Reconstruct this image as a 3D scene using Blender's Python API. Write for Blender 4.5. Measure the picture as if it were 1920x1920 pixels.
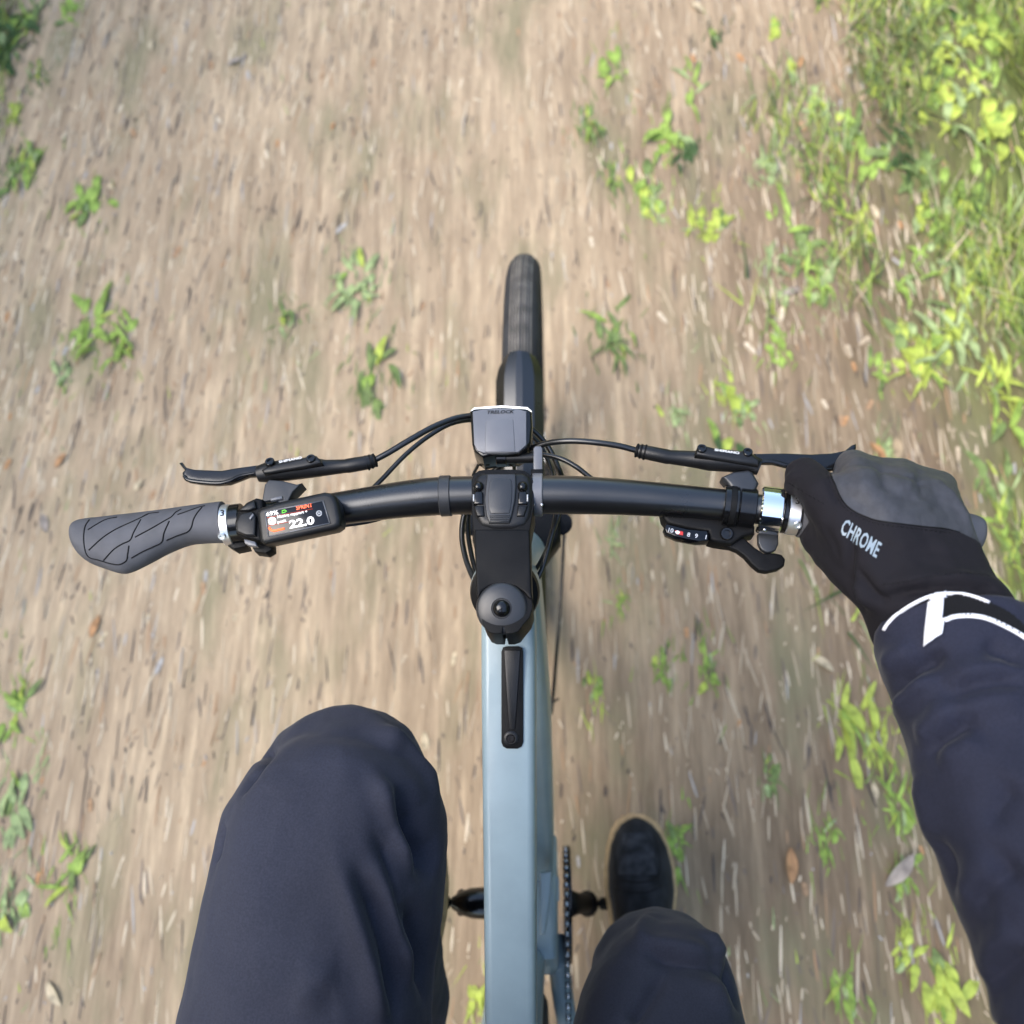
import bpy, bmesh, math, random
import numpy as np
from mathutils import Vector, Matrix
from mathutils.bvhtree import BVHTree

for o in list(bpy.data.objects):
    bpy.data.objects.remove(o)
SC = bpy.context.scene
COL = SC.collection
R = math.radians
random.seed(7)
RNG = np.random.default_rng(11)

# ------------------------------------------------------------------ camera
FPX = 1625.0                                   # focal length in pixels of the 1920 px picture
CAM = np.array([.0427, .104, 1.706])
_p, _r, _s = .35, -.0117, .0489
FW = np.array([0, math.sin(_p), -math.cos(_p)])
UP = np.array([0, math.cos(_p), math.sin(_p)])
RT = np.array([1., 0, 0])
RT, UP = math.cos(_r) * RT + math.sin(_r) * UP, -math.sin(_r) * RT + math.cos(_r) * UP
RT, FW = math.cos(_s) * RT + math.sin(_s) * FW, math.cos(_s) * FW - math.sin(_s) * RT
cd = bpy.data.cameras.new('camera')
cam = bpy.data.objects.new('camera', cd)
COL.objects.link(cam)
cd.sensor_width = 36
cd.lens = 36 * FPX / 1920
cd.clip_start = .01
cd.clip_end = 2000
cam.matrix_world = Matrix(((RT[0], UP[0], -FW[0], CAM[0]), (RT[1], UP[1], -FW[1], CAM[1]),
                           (RT[2], UP[2], -FW[2], CAM[2]), (0, 0, 0, 1)))
cd.dof.use_dof = True
cd.dof.focus_distance = .72
cd.dof.aperture_fstop = 4.4
SC.camera = cam

# ------------------------------------------------------------------ sky and sun
w = bpy.data.worlds.new('World')
SC.world = w
w.use_nodes = True
nt = w.node_tree
bg = nt.nodes['Background']
sky = nt.nodes.new('ShaderNodeTexSky')
sky.sky_type = 'NISHITA'
sky.sun_disc = False
sky.sun_elevation = R(55)
sky.sun_rotation = R(-105)
sky.air_density = 1.3
sky.dust_density = 2.0
sky.ozone_density = 1.0
nt.links.new(sky.outputs[0], bg.inputs[0])
bg.inputs[1].default_value = .125
sd = bpy.data.lights.new('sun', 'SUN')
sd.energy = 1.1
sd.angle = R(50)
sd.color = (1, .96, .9)
sun = bpy.data.objects.new('sun', sd)
COL.objects.link(sun)
_el, _az = R(55), R(-105)
sdir = Vector((math.sin(_az) * math.cos(_el), math.cos(_az) * math.cos(_el), math.sin(_el)))
sun.rotation_euler = sdir.to_track_quat('Z', 'Y').to_euler()
SC.view_settings.view_transform = 'Standard'
SC.view_settings.look = 'None'
SC.view_settings.gamma = 1
SC.view_settings.exposure = 2.0
SC.render.engine = 'CYCLES'
SC.cycles.use_denoising = True
SC.cycles.max_bounces = 5
SC.cycles.diffuse_bounces = 3
SC.cycles.glossy_bounces = 3

# ------------------------------------------------------------------ pixel helpers
def ray(u, v):
    return FW + RT * (u - 960) / FPX + UP * (960 - v) / FPX
def aZ(u, v, z):
    d = ray(u, v); return CAM + d * (z - CAM[2]) / d[2]
def aX(u, v, x):
    d = ray(u, v); return CAM + d * (x - CAM[0]) / d[0]
def aP(u, v, p, n):
    d = ray(u, v); return CAM + d * (np.dot(np.asarray(p) - CAM, n) / np.dot(d, n))
def pix(P):
    d = np.asarray(P) - CAM; z = d @ FW
    return np.stack([960 + FPX * (d @ RT) / z, 960 - FPX * (d @ UP) / z], -1)
def P3(*L):
    return [aZ(*q) for q in L]

# ------------------------------------------------------------------ materials
def mat(name, col, rough=.5, metal=0., spec=.5, coat=0., sheen=0., noise=0., nscale=80., bump=0., bscale=400.,
        stretch=(1, 1, 1), col2=None, emis=None, rvar=0., coatr=.08):
    m = bpy.data.materials.new(name)
    m.use_nodes = True
    n = m.node_tree.nodes; l = m.node_tree.links
    b = n['Principled BSDF']
    b.inputs['Base Color'].default_value = (*col, 1)
    b.inputs['Roughness'].default_value = rough
    b.inputs['Metallic'].default_value = metal
    b.inputs['Specular IOR Level'].default_value = spec
    b.inputs['Coat Weight'].default_value = coat
    b.inputs['Coat Roughness'].default_value = coatr
    b.inputs['Sheen Weight'].default_value = sheen
    b.inputs['Sheen Roughness'].default_value = .4
    if emis:
        b.inputs['Emission Color'].default_value = (*emis[0], 1)
        b.inputs['Emission Strength'].default_value = emis[1]
    tc = n.new('ShaderNodeTexCoord')
    mp = n.new('ShaderNodeMapping'); mp.inputs['Scale'].default_value = stretch
    l.new(tc.outputs['Object'], mp.inputs[0])
    if noise or col2 or rvar:
        nz = n.new('ShaderNodeTexNoise'); nz.inputs['Scale'].default_value = nscale; nz.inputs['Detail'].default_value = 5
        l.new(mp.outputs[0], nz.inputs['Vector'])
        if noise or col2:
            mx = n.new('ShaderNodeMix'); mx.data_type = 'RGBA'
            c2 = col2 or tuple(min(1, c * (1 + noise)) for c in col)
            c1 = col if col2 else tuple(c * (1 - noise) for c in col)
            mx.inputs[6].default_value = (*c1, 1); mx.inputs[7].default_value = (*c2, 1)
            rp = n.new('ShaderNodeMapRange'); rp.inputs[1].default_value = .35; rp.inputs[2].default_value = .65
            l.new(nz.outputs[0], rp.inputs[0]); l.new(rp.outputs[0], mx.inputs[0])
            l.new(mx.outputs[2], b.inputs['Base Color'])
        if rvar:
            rr = n.new('ShaderNodeMapRange')
            rr.inputs[1].default_value = .3; rr.inputs[2].default_value = .7
            rr.inputs[3].default_value = max(0, rough - rvar); rr.inputs[4].default_value = rough + rvar
            l.new(nz.outputs[0], rr.inputs[0]); l.new(rr.outputs[0], b.inputs['Roughness'])
    if bump:
        nb = n.new('ShaderNodeTexNoise'); nb.inputs['Scale'].default_value = bscale; nb.inputs['Detail'].default_value = 3
        l.new(mp.outputs[0], nb.inputs['Vector'])
        bp = n.new('ShaderNodeBump'); bp.inputs['Strength'].default_value = bump; bp.inputs['Distance'].default_value = .001
        l.new(nb.outputs[0], bp.inputs['Height']); l.new(bp.outputs[0], b.inputs['Normal'])
    return m

M = {}
M['bar'] = mat('black_anodised', (.0050, .0050, .0058), .30, spec=.75, rvar=.04, nscale=25)
M['gloss'] = mat('gloss_black', (.0045, .0045, .005), .16, spec=.42, rvar=.05, nscale=120)
M['plastic'] = mat('black_plastic', (.0085, .0085, .0092), .36, spec=.32, bump=.12, bscale=1800, noise=.15, nscale=60)
M['matte'] = mat('matte_black', (.0065, .0065, .0070), .48, spec=.12, bump=.15, bscale=1500, noise=.2, nscale=50)
M['greyplastic'] = mat('grey_plastic', (.115, .117, .130), .36, spec=.5, bump=.06, bscale=1800, noise=.06, nscale=40)
M['darkgrey'] = mat('dark_grey_plastic', (.022, .023, .026), .38, spec=.5, bump=.06, bscale=1800)
M['rubber'] = mat('grip_rubber', (.070, .071, .080), .62, spec=.35, bump=.25, bscale=2200, noise=.12, nscale=60)
M['groove'] = mat('groove_black', (.006, .006, .007), .8, spec=.2)
M['cable'] = mat('cable_black', (.006, .006, .0065), .28, spec=.6, noise=.1)
M['chrome'] = mat('chrome', (.82, .83, .84), .07, metal=1., rvar=.03, nscale=60)
M['silver'] = mat('brushed_silver', (.80, .80, .82), .38, metal=1., bump=.05, bscale=900)
M['steel'] = mat('steel', (.55, .55, .56), .22, metal=1., noise=.2, nscale=200)
M['paint'] = mat('pale_blue_paint', (.225, .295, .325), .38, spec=.45, coat=.22, noise=.04, nscale=40, coatr=.12)
M['cream'] = mat('cream_patch', (.42, .45, .38), .4, noise=.12, nscale=60)
M['tyre'] = mat('tyre_rubber', (.030, .030, .033), .75, spec=.3, bump=.3, bscale=300, stretch=(1, 1, 1), noise=.25, nscale=30)
M['tread'] = mat('dusty_tread', (.165, .148, .125), .88, spec=.2, bump=.2, bscale=400, noise=.35, nscale=40)
M['white'] = mat('white_print', (.78, .78, .78), .5)
M['lightgrey'] = mat('light_grey_print', (.42, .43, .45), .5)
M['screen'] = mat('screen_glass', (.002, .002, .003), .12, spec=.35)
M['s_white'] = mat('screen_white', (.3, .3, .3), .4, emis=((1, 1, 1), .55))
M['s_orange'] = mat('screen_orange', (.3, .05, .01), .4, emis=((1, .12, .03), .6))
M['s_red'] = mat('screen_red_line', (.15, .02, .01), .4, emis=((.5, .04, .01), .3))
M['s_green'] = mat('screen_green', (.05, .2, .02), .4, emis=((.15, .7, .05), .45))
M['redmark'] = mat('red_mark', (.5, .03, .025), .45)
M['lens'] = mat('lamp_lens', (.9, .9, .92), .05, spec=.6, emis=((1, .97, .93), .35))
M['reflective'] = mat('reflective_white', (.66, .66, .69), .35, spec=.6)
M['sole'] = mat('tan_sole', (.44, .29, .14), .7, noise=.15, nscale=90, bump=.2, bscale=500)
M['shoe'] = mat('worn_black_suede', (.016, .017, .020), .88, spec=.15, sheen=.05, noise=.5, nscale=45, bump=.3, bscale=300, stretch=(1, .5, 1))
M['knit'] = mat('black_rib_knit', (.008, .008, .009), .95, spec=.15, sheen=.1, bump=.5, bscale=500)
M['glovepanel_text'] = mat('reflective_blue_grey_print', (.20, .25, .29), .45)

def fabric(name, col, weave=2600., var=.10, sheen=.08, rough=.78):
    m = mat(name, col, rough, spec=.16, sheen=sheen, noise=var, nscale=9, bump=.22, bscale=weave)
    n = m.node_tree.nodes; l = m.node_tree.links; b = n['Principled BSDF']
    src = b.inputs['Base Color'].links[0].from_socket
    tc = n.new('ShaderNodeTexCoord'); hz = n.new('ShaderNodeTexNoise'); hz.inputs['Scale'].default_value = 620; hz.inputs['Detail'].default_value = 2
    l.new(tc.outputs['Object'], hz.inputs['Vector'])
    mr = n.new('ShaderNodeMapRange'); mr.inputs[1].default_value = .3; mr.inputs[2].default_value = .7; mr.inputs[3].default_value = .86; mr.inputs[4].default_value = 1.16
    l.new(hz.outputs[0], mr.inputs[0])
    mx = n.new('ShaderNodeMix'); mx.data_type = 'RGBA'; mx.blend_type = 'MULTIPLY'; mx.inputs[0].default_value = 1
    l.new(src, mx.inputs[6]); l.new(mr.outputs[0], mx.inputs[7]); l.new(mx.outputs[2], b.inputs['Base Color'])
    return m
M['trouser'] = fabric('navy_trouser_cloth', (.028, .0305, .046))
M['jacket'] = fabric('navy_jacket_cloth', (.017, .0185, .032))

def panelmat():
    """glove cloth: dark softshell with a smooth grey panel where the stored distance is positive"""
    m = mat('glove_cloth', (.012, .011, .013), .82, spec=.12, sheen=.02, bump=.3, bscale=1500)
    n = m.node_tree.nodes; l = m.node_tree.links; b = n['Principled BSDF']
    at = n.new('ShaderNodeAttribute'); at.attribute_name = 'panel'
    mr = n.new('ShaderNodeMapRange'); mr.inputs[1].default_value = -.0003; mr.inputs[2].default_value = .0003
    l.new(at.outputs['Fac'], mr.inputs[0])
    nz = n.new('ShaderNodeTexNoise'); nz.inputs['Scale'].default_value = 28; nz.inputs['Detail'].default_value = 6; nz.inputs['Roughness'].default_value = .65
    cr = n.new('ShaderNodeMix'); cr.data_type = 'RGBA'
    cr.inputs[6].default_value = (.028, .029, .034, 1); cr.inputs[7].default_value = (.066, .068, .078, 1)
    l.new(nz.outputs[0], cr.inputs[0])
    mx = n.new('ShaderNodeMix'); mx.data_type = 'RGBA'
    mx.inputs[6].default_value = (.0115, .0105, .0130, 1)
    l.new(cr.outputs[2], mx.inputs[7]); l.new(mr.outputs[0], mx.inputs[0]); l.new(mx.outputs[2], b.inputs['Base Color'])
    rr = n.new('ShaderNodeMapRange'); rr.inputs[3].default_value = .82; rr.inputs[4].default_value = .42
    l.new(mr.outputs[0], rr.inputs[0]); l.new(rr.outputs[0], b.inputs['Roughness'])
    return m
M['glove'] = panelmat()

# ------------------------------------------------------------------ object helpers
def link(name, me, m=None, parent=None, smooth=True, label=None):
    if smooth:
        me.polygons.foreach_set('use_smooth', [True] * len(me.polygons))
    o = bpy.data.objects.new(name, me)
    COL.objects.link(o)
    if m is not None:
        me.materials.append(M[m] if isinstance(m, str) else m)
    if parent is not None:
        o.parent = parent
        o.location = -wloc(parent)
    if label:
        o['label'] = label
    return o

def wloc(o):
    t = Vector((0, 0, 0))
    while o is not None:
        t = t + o.location; o = o.parent
    return t

def thing(name, label, cat, loc, group=None):
    o = bpy.data.objects.new(name, None); COL.objects.link(o)
    o.location = loc; o.empty_display_size = .1
    o['label'] = label; o['category'] = cat
    if group: o['group'] = group
    return o

def pyd(name, v, f, m=None, parent=None, smooth=True, auto=None, label=None):
    me = bpy.data.meshes.new(name)
    me.from_pydata([tuple(map(float, p)) for p in v], [], [tuple(int(i) for i in q) for q in f])
    me.validate(); me.update()
    bm = bmesh.new(); bm.from_mesh(me)
    bmesh.ops.recalc_face_normals(bm, faces=bm.faces)
    if auto:
        for e in bm.edges:
            if len(e.link_faces) == 2 and e.calc_face_angle(0) > R(auto): e.smooth = False
    bm.to_mesh(me); bm.free()
    return link(name, me, m, parent, smooth, label)

def catmull(P, n=8, closed=False):
    P = np.asarray(P, float); out = []
    N = len(P); segs = N if closed else N - 1
    for i in range(segs):
        if closed:
            a, b, c, d = P[(i - 1) % N], P[i], P[(i + 1) % N], P[(i + 2) % N]
        else:
            b, c = P[i], P[i + 1]
            a = P[i - 1] if i else 2 * b - c
            d = P[i + 2] if i + 2 < N else 2 * c - b
        for k in range(n):
            t = k / n
            out.append(.5 * (2 * b + (c - a) * t + (2 * a - 5 * b + 4 * c - d) * t * t + (3 * b - a - 3 * c + d) * t ** 3))
    if not closed: out.append(P[-1])
    return np.array(out)

def ringgeo(rings, cap=True, closed_ring=True):
    n = len(rings[0]); v = [p for r in rings for p in r]; f = []
    for i in range(len(rings) - 1):
        for j in range(n if closed_ring else n - 1):
            f.append((i * n + j, i * n + (j + 1) % n, (i + 1) * n + (j + 1) % n, (i + 1) * n + j))
    if cap:
        f.append(tuple(range(n))[::-1]); f.append(tuple((len(rings) - 1) * n + j for j in range(n)))
    return v, f

def tubegeo(P, rad, seg=12, flat=1., upv=None):
    P = np.asarray(P, float); N = len(P)
    rad = np.interp(np.linspace(0, 1, N), np.linspace(0, 1, len(rad)), rad) if np.ndim(rad) else np.full(N, rad)
    T = np.gradient(P, axis=0); T /= np.linalg.norm(T, axis=1)[:, None] + 1e-12
    u = np.array(upv if upv is not None else ((0, 0, 1.) if abs(T[0][2]) < .9 else (1., 0, 0)), float)
    rings = []
    for i in range(N):
        u = u - T[i] * (u @ T[i]); u /= np.linalg.norm(u)
        s = np.cross(T[i], u)
        a = np.linspace(0, 2 * math.pi, seg, endpoint=False)
        rings.append(P[i] + rad[i] * (np.cos(a)[:, None] * s + flat * np.sin(a)[:, None] * u))
    return ringgeo(rings)

def tube(name, P, rad, m, parent, seg=12, n=8, flat=1., upv=None, auto=60, label=None):
    if n > 1: P = catmull(P, n)
    v, f = tubegeo(P, rad, seg, flat, upv)
    return pyd(name, v, f, m, parent, auto=auto, label=label)

def lathe(name, prof, origin, axis, m, parent, seg=40, auto=40, label=None, xdir=None):
    """prof: list of (radius, height along axis)"""
    a = np.asarray(axis, float); a /= np.linalg.norm(a)
    x = np.cross(a, (0, 0, 1.) if abs(a[2]) < .9 else (0, 1., 0)); x /= np.linalg.norm(x); y = np.cross(a, x)
    t = np.linspace(0, 2 * math.pi, seg, endpoint=False)
    rings = [np.asarray(origin) + h * a + r * (np.cos(t)[:, None] * x + np.sin(t)[:, None] * y) for r, h in prof]
    v, f = ringgeo(rings)
    return pyd(name, v, f, m, parent, auto=auto, label=label)

def ringband(name, origin, axis, r_in, r_out, half, m, parent, seg=40, edge=.0006, label=None):
    pr = [(r_in, -half), (r_out - edge, -half), (r_out, -half + edge), (r_out, half - edge), (r_out - edge, half), (r_in, half)]
    a = np.asarray(axis, float); a /= np.linalg.norm(a)
    x = np.cross(a, (0, 0, 1.) if abs(a[2]) < .9 else (0, 1., 0)); x /= np.linalg.norm(x); y = np.cross(a, x)
    t = np.linspace(0, 2 * math.pi, seg, endpoint=False)
    rings = [np.asarray(origin) + h * a + r * (np.cos(t)[:, None] * x + np.sin(t)[:, None] * y) for r, h in pr + pr[:1]]
    v, f = ringgeo(rings, cap=False)
    n = seg; L = len(pr)
    v = v[:L * n]; f = [tuple(i % (L * n) for i in q) for q in f]
    return pyd(name, v, f, m, parent, auto=40, label=label)

def solid(name, poly3, direction, thick, m, parent, bevel=.001, segs=2, auto=35, both=True, label=None, dome=0.):
    """a closed outline in space pushed along -direction, its rim rounded"""
    poly3 = [np.asarray(p, float) for p in poly3]
    d = np.asarray(direction, float); d /= np.linalg.norm(d)
    bm = bmesh.new()
    top = [bm.verts.new(p) for p in poly3]
    bot = [bm.verts.new(p - d * thick) for p in poly3]
    n = len(top)
    ft = bm.faces.new(top); fb = bm.faces.new(bot[::-1])
    for i in range(n):
        bm.faces.new((top[i], bot[i], bot[(i + 1) % n], top[(i + 1) % n]))
    bmesh.ops.recalc_face_normals(bm, faces=bm.faces)
    if bevel:
        es = [e for e in bm.edges if (ft in e.link_faces or (both and fb in e.link_faces))]
        bmesh.ops.bevel(bm, geom=es, offset=bevel, segments=segs, affect='EDGES', profile=.5, clamp_overlap=True)
    big = [f for f in bm.faces if len(f.verts) > 4]
    bmesh.ops.triangulate(bm, faces=big)
    for e in bm.edges:
        if len(e.link_faces) == 2 and e.calc_face_angle(0) > R(auto): e.smooth = False
    me = bpy.data.meshes.new(name); bm.to_mesh(me); bm.free()
    return link(name, me, m, parent, True, label)

def pslab(name, px, z, thick, m, parent, bevel=.001, n=None, curve=0, segs=2, label=None, tilt=(0, 0, 1), both=True, auto=35):
    """outline in picture pixels laid on a plane at height z (plane normal = tilt), given thickness"""
    if curve: px = catmull(px, curve, closed=True)
    nn = np.asarray(tilt, float); nn /= np.linalg.norm(nn)
    c = np.mean(np.asarray(px), axis=0)
    p0 = aZ(c[0], c[1], z)
    return solid(name, [aP(u, v, p0, nn) for u, v in px], nn, thick, m, parent, bevel, segs, auto=auto, label=label, both=both)

def text(name, s, origin, xdir, ydir, size, m, parent, align='LEFT', thick=.0002, bold=0., shear=0., squeeze=1.):
    """flat lettering in the plane xdir, ydir; size = capital height in metres"""
    cu = bpy.data.curves.new(name, 'FONT'); cu.body = s; cu.align_x = align; cu.align_y = 'BOTTOM_BASELINE'
    cu.size = 1; cu.extrude = 0; cu.offset = bold; cu.shear = shear; cu.resolution_u = 3
    to = bpy.data.objects.new(name, cu); COL.objects.link(to)
    dg = bpy.context.evaluated_depsgraph_get(); me = bpy.data.meshes.new_from_object(to.evaluated_get(dg))
    bpy.data.objects.remove(to); bpy.data.curves.remove(cu)
    k = size / .69
    x = np.asarray(xdir, float); x /= np.linalg.norm(x)
    y = np.asarray(ydir, float); y -= x * (x @ y); y /= np.linalg.norm(y)
    nrm = np.cross(x, y)
    co = np.zeros(len(me.vertices) * 3); me.vertices.foreach_get('co', co); co = co.reshape(-1, 3)
    q = np.asarray(origin) + k * squeeze * co[:, :1] * x + k * co[:, 1:2] * y + thick * nrm
    me.vertices.foreach_set('co', q.ravel()); me.update()
    me.materials.clear()
    return link(name, me, m, parent, False)

def bvh(o):
    return BVHTree.FromPolygons([v.co for v in o.data.vertices], [tuple(p.vertices) for p in o.data.polygons])

def hit(tree, u, v, lift=0.):
    d = Vector(ray(u, v)).normalized()
    h = tree.ray_cast(Vector(CAM), d)
    if h[0] is None: return None
    return np.array(h[0]) + lift * np.array(h[1] if h[1].dot(d) < 0 else -h[1])

def capsule(p0, r0, p1, r1, seg=16):
    p0 = np.asarray(p0, float); p1 = np.asarray(p1, float); d = p1 - p0; L = np.linalg.norm(d); d /= L
    x = np.cross(d, (0, 0, 1.) if abs(d[2]) < .9 else (1., 0, 0)); x /= np.linalg.norm(x); y = np.cross(d, x)
    t = np.linspace(0, 2 * math.pi, seg, endpoint=False); c = np.cos(t)[:, None] * x + np.sin(t)[:, None] * y
    rings = []
    for a in np.radians([-85, -55, -28, 0]): rings.append(p0 + d * r0 * math.sin(a) + r0 * math.cos(a) * c)
    for a in np.radians([0, 28, 55, 85]): rings.append(p1 + d * r1 * math.sin(a) + r1 * math.cos(a) * c)
    return ringgeo(rings)

def chain_caps(pts, rads):
    return [capsule(pts[i], rads[i], pts[i + 1], rads[i + 1]) for i in range(len(pts) - 1)]

def remesh(geos, voxel, smooth=6, fac=.5):
    v = []; f = []
    for gv, gf in geos:
        k = len(v); v += [tuple(map(float, p)) for p in gv]; f += [tuple(int(i) + k for i in q) for q in gf]
    me = bpy.data.meshes.new('tmp'); me.from_pydata(v, [], f); me.update()
    bm = bmesh.new(); bm.from_mesh(me)
    bmesh.ops.triangulate(bm, faces=bm.faces)
    bmesh.ops.recalc_face_normals(bm, faces=bm.faces); bm.to_mesh(me); bm.free()
    o = bpy.data.objects.new('tmp', me); COL.objects.link(o)
    md = o.modifiers.new('r', 'REMESH'); md.mode = 'VOXEL'; md.voxel_size = voxel; md.adaptivity = 0
    ms = o.modifiers.new('s', 'SMOOTH'); ms.factor = fac; ms.iterations = smooth
    dg = bpy.context.evaluated_depsgraph_get()
    out = bpy.data.meshes.new_from_object(o.evaluated_get(dg))
    bpy.data.objects.remove(o); bpy.data.meshes.remove(me)
    return out

def getco(me):
    c = np.zeros(len(me.vertices) * 3); me.vertices.foreach_get('co', c); return c.reshape(-1, 3)
def getno(me):
    c = np.zeros(len(me.vertices) * 3); me.vertices.foreach_get('normal', c); return c.reshape(-1, 3)
def setco(me, c):
    me.vertices.foreach_set('co', np.ascontiguousarray(c).ravel()); me.update()

def segdist(P, line):
    """distance of points to a polyline and the fraction along it"""
    best = np.full(len(P), 1e9); par = np.zeros(len(P)); L = len(line) - 1
    for i in range(L):
        a, b = line[i], line[i + 1]; d = b - a
        t = np.clip(((P - a) @ d) / (d @ d + 1e-12), 0, 1)
        q = np.linalg.norm(P - a - t[:, None] * d, axis=1)
        k = q < best; best[k] = q[k]; par[k] = (i + t[k]) / L
    return best, par

def strokes(me, S, GAIN=1.75):
    """press folds into a cloth surface: each stroke is (pixel polyline, half width m, depth m), negative depth = crease"""
    tree = BVHTree.FromPolygons([v.co for v in me.vertices], [tuple(p.vertices) for p in me.polygons])
    co = getco(me); no = getno(me); disp = np.zeros(len(co))
    for px, wd, dp in S:
        line = [hit(tree, u, v) for u, v in catmull(px, 5)]
        line = [p for p in line if p is not None]
        if len(line) < 2: continue
        line = np.array(line)
        d, t = segdist(co, line)
        e = np.clip(np.minimum(t, 1 - t) * 3.2 + .12, 0, 1)
        disp += GAIN * dp * np.exp(-(d / wd) ** (2 if dp > 0 else 1.25)) * e
    setco(me, co + no * disp[:, None])

def wrinkle(me, amp, scale, stretch=(1, 1, 1), seed=0):
    from mathutils import noise as mn
    co = getco(me); no = getno(me)
    d = np.array([mn.fractal(Vector((p[0] * scale * stretch[0] + seed, p[1] * scale * stretch[1], p[2] * scale * stretch[2])), 1., 2., 3) for p in co])
    setco(me, co + no * (amp * d)[:, None])

# ================================================================== BICYCLE
bike = thing('bicycle', 'pale blue e-bike with black handlebar ridden along a dirt path', 'bicycle', (0, 0, 0))
ZB = 1.043
# ---- steering axis
SA0 = np.array([-.0005, .267, 1.043]); SAD = np.array([0, .4305, -.9026])
def steer(z):
    return SA0 + SAD * ((z - SA0[2]) / SAD[2])

# ---- frame tubes
def rrect(c, ex, ey, hx, hy, r, n=5):
    out = []
    for sx, sy, a0 in ((1, 1, 0), (-1, 1, 90), (-1, -1, 180), (1, -1, 270)):
        for k in range(n + 1):
            a = R(a0 + 90 * k / n)
            out.append(np.asarray(c) + ex * (sx * (hx - r) + r * math.cos(a)) + ey * (sy * (hy - r) + r * math.sin(a)))
    return out
EX = np.array([1., 0, 0])
def boxtube(name, stations, m, parent, auto=50, label=None):
    """stations: (centre, half width, half height, corner radius)"""
    C_ = np.array([s[0] for s in stations], float); T = np.gradient(C_, axis=0)
    rings = []
    for (c, hx, hy, r), t in zip(stations, T):
        t = t / np.linalg.norm(t); ey = np.cross(EX, t); ey /= np.linalg.norm(ey)
        if ey[2] < 0: ey = -ey
        ex = np.cross(t, ey); ex = ex if ex[0] > 0 else -ex
        rings.append(rrect(c, ex, ey, hx, hy, r))
    v, f = ringgeo(rings)
    return pyd(name, v, f, m, parent, auto=auto, label=label)

TT = []
for y, zt, hx, hy in ((.300, .974, .0225, .030), (.27, .972, .0235, .031), (.22, .963, .0232, .029), (.1, .932, .0222, .026), (0, .905, .0215, .024), (-.12, .873, .021, .022), (-.21, .85, .020, .021)):
    TT.append(((.0015, y, zt - hy), hx, hy, .0075))
top_tube = boxtube('top_tube', TT, 'paint', bike)
ht0, ht1 = steer(.985), steer(.80)
lathe('head_tube', [(.030, 0), (.031, .01), (.028, .05), (.029, .14), (.034, .19), (.034, .205), (.031, .207)], ht0, SAD, 'paint', bike)
lathe('headset_spacer', [(.019, -.030), (.0215, -.028), (.0215, -.012), (.0285, -.008), (.030, -.001), (.030, 0)], ht0, SAD, 'matte', bike)
dt = []
D0 = np.array([0, .345, .86]); D1 = np.array([0, .035, .335])
for t, hx, hy in ((0, .027, .035), (.15, .031, .042), (.4, .036, .045), (.75, .037, .045), (1, .034, .045)):
    dt.append((D0 + (D1 - D0) * t, hx, hy, .012))
boxtube('down_tube', dt, 'paint', bike)
boxtube('down_tube_patch', [(D0 + (D1 - D0) * t + np.array([.0, .026, .016]), .022, .022, .01) for t in (.02, .10, .19)], 'cream', bike)  # cream coloured strip on the upper front of the down tube
boxtube('seat_tube', [((0, -.215, .83), .019, .019, .016), ((0, -.15, .62), .020, .020, .016), ((0, -.05, .36), .023, .023, .018)], 'paint', bike)
solid('motor_housing', [np.array([.041, y, z]) for y, z in ((.10, .40), (.03, .43), (-.06, .41), (-.09, .33), (-.06, .25), (.03, .23), (.09, .27))], (1, 0, 0), .082, 'paint', bike, .012, 4)
pslab('motor_cover', [(1012, 1637), (1034, 1634), (1034, 1668), (1030, 1700), (1022, 1752), (1012, 1754)], .52, .05, 'paint', bike, .003)
pslab('motor_cap', [(1037, 1648), (1043, 1640), (1048, 1650), (1049, 1690), (1042, 1692), (1036, 1682)], .42, .06, 'paint', bike, .002)
for s in (-1, 1):
    tube('chainstay', [(s * .036, -.045, .30), (s * .047, -.12, .325), (s * .062, -.22, .35), (s * .068, -.45, .36)], [.016, .015, .012, .011], 'paint', bike, 14, 8, flat=1.3)
    tube('seatstay', [(s * .012, -.20, .80), (s * .035, -.25, .74), (s * .06, -.38, .50), (s * .068, -.455, .37)], [.010, .009, .008, .009], 'paint', bike, 12, 6)
tube('seatpost', [(0, -.213, .80), (0, -.245, .915)], .0152, 'bar', bike, 20, 1)
# saddle
sr = []
for y, hx, z, h in ((.03, .010, .955, .012), (.01, .020, .96, .018), (-.05, .025, .962, .02), (-.12, .033, .962, .022), (-.19, .06, .966, .026), (-.25, .078, .972, .03), (-.29, .074, .975, .028), (-.305, .05, .972, .018)):
    a = np.linspace(0, 2 * math.pi, 24, endpoint=False)
    sr.append(np.stack([hx * np.cos(a), np.full(24, y - .16), z - h + h * np.sign(np.sin(a)) * np.abs(np.sin(a)) ** .7 * np.where(np.sin(a) > 0, .8, 1.)], -1))
v, f = ringgeo(sr); pyd('saddle', v, f, 'matte', bike)

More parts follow.
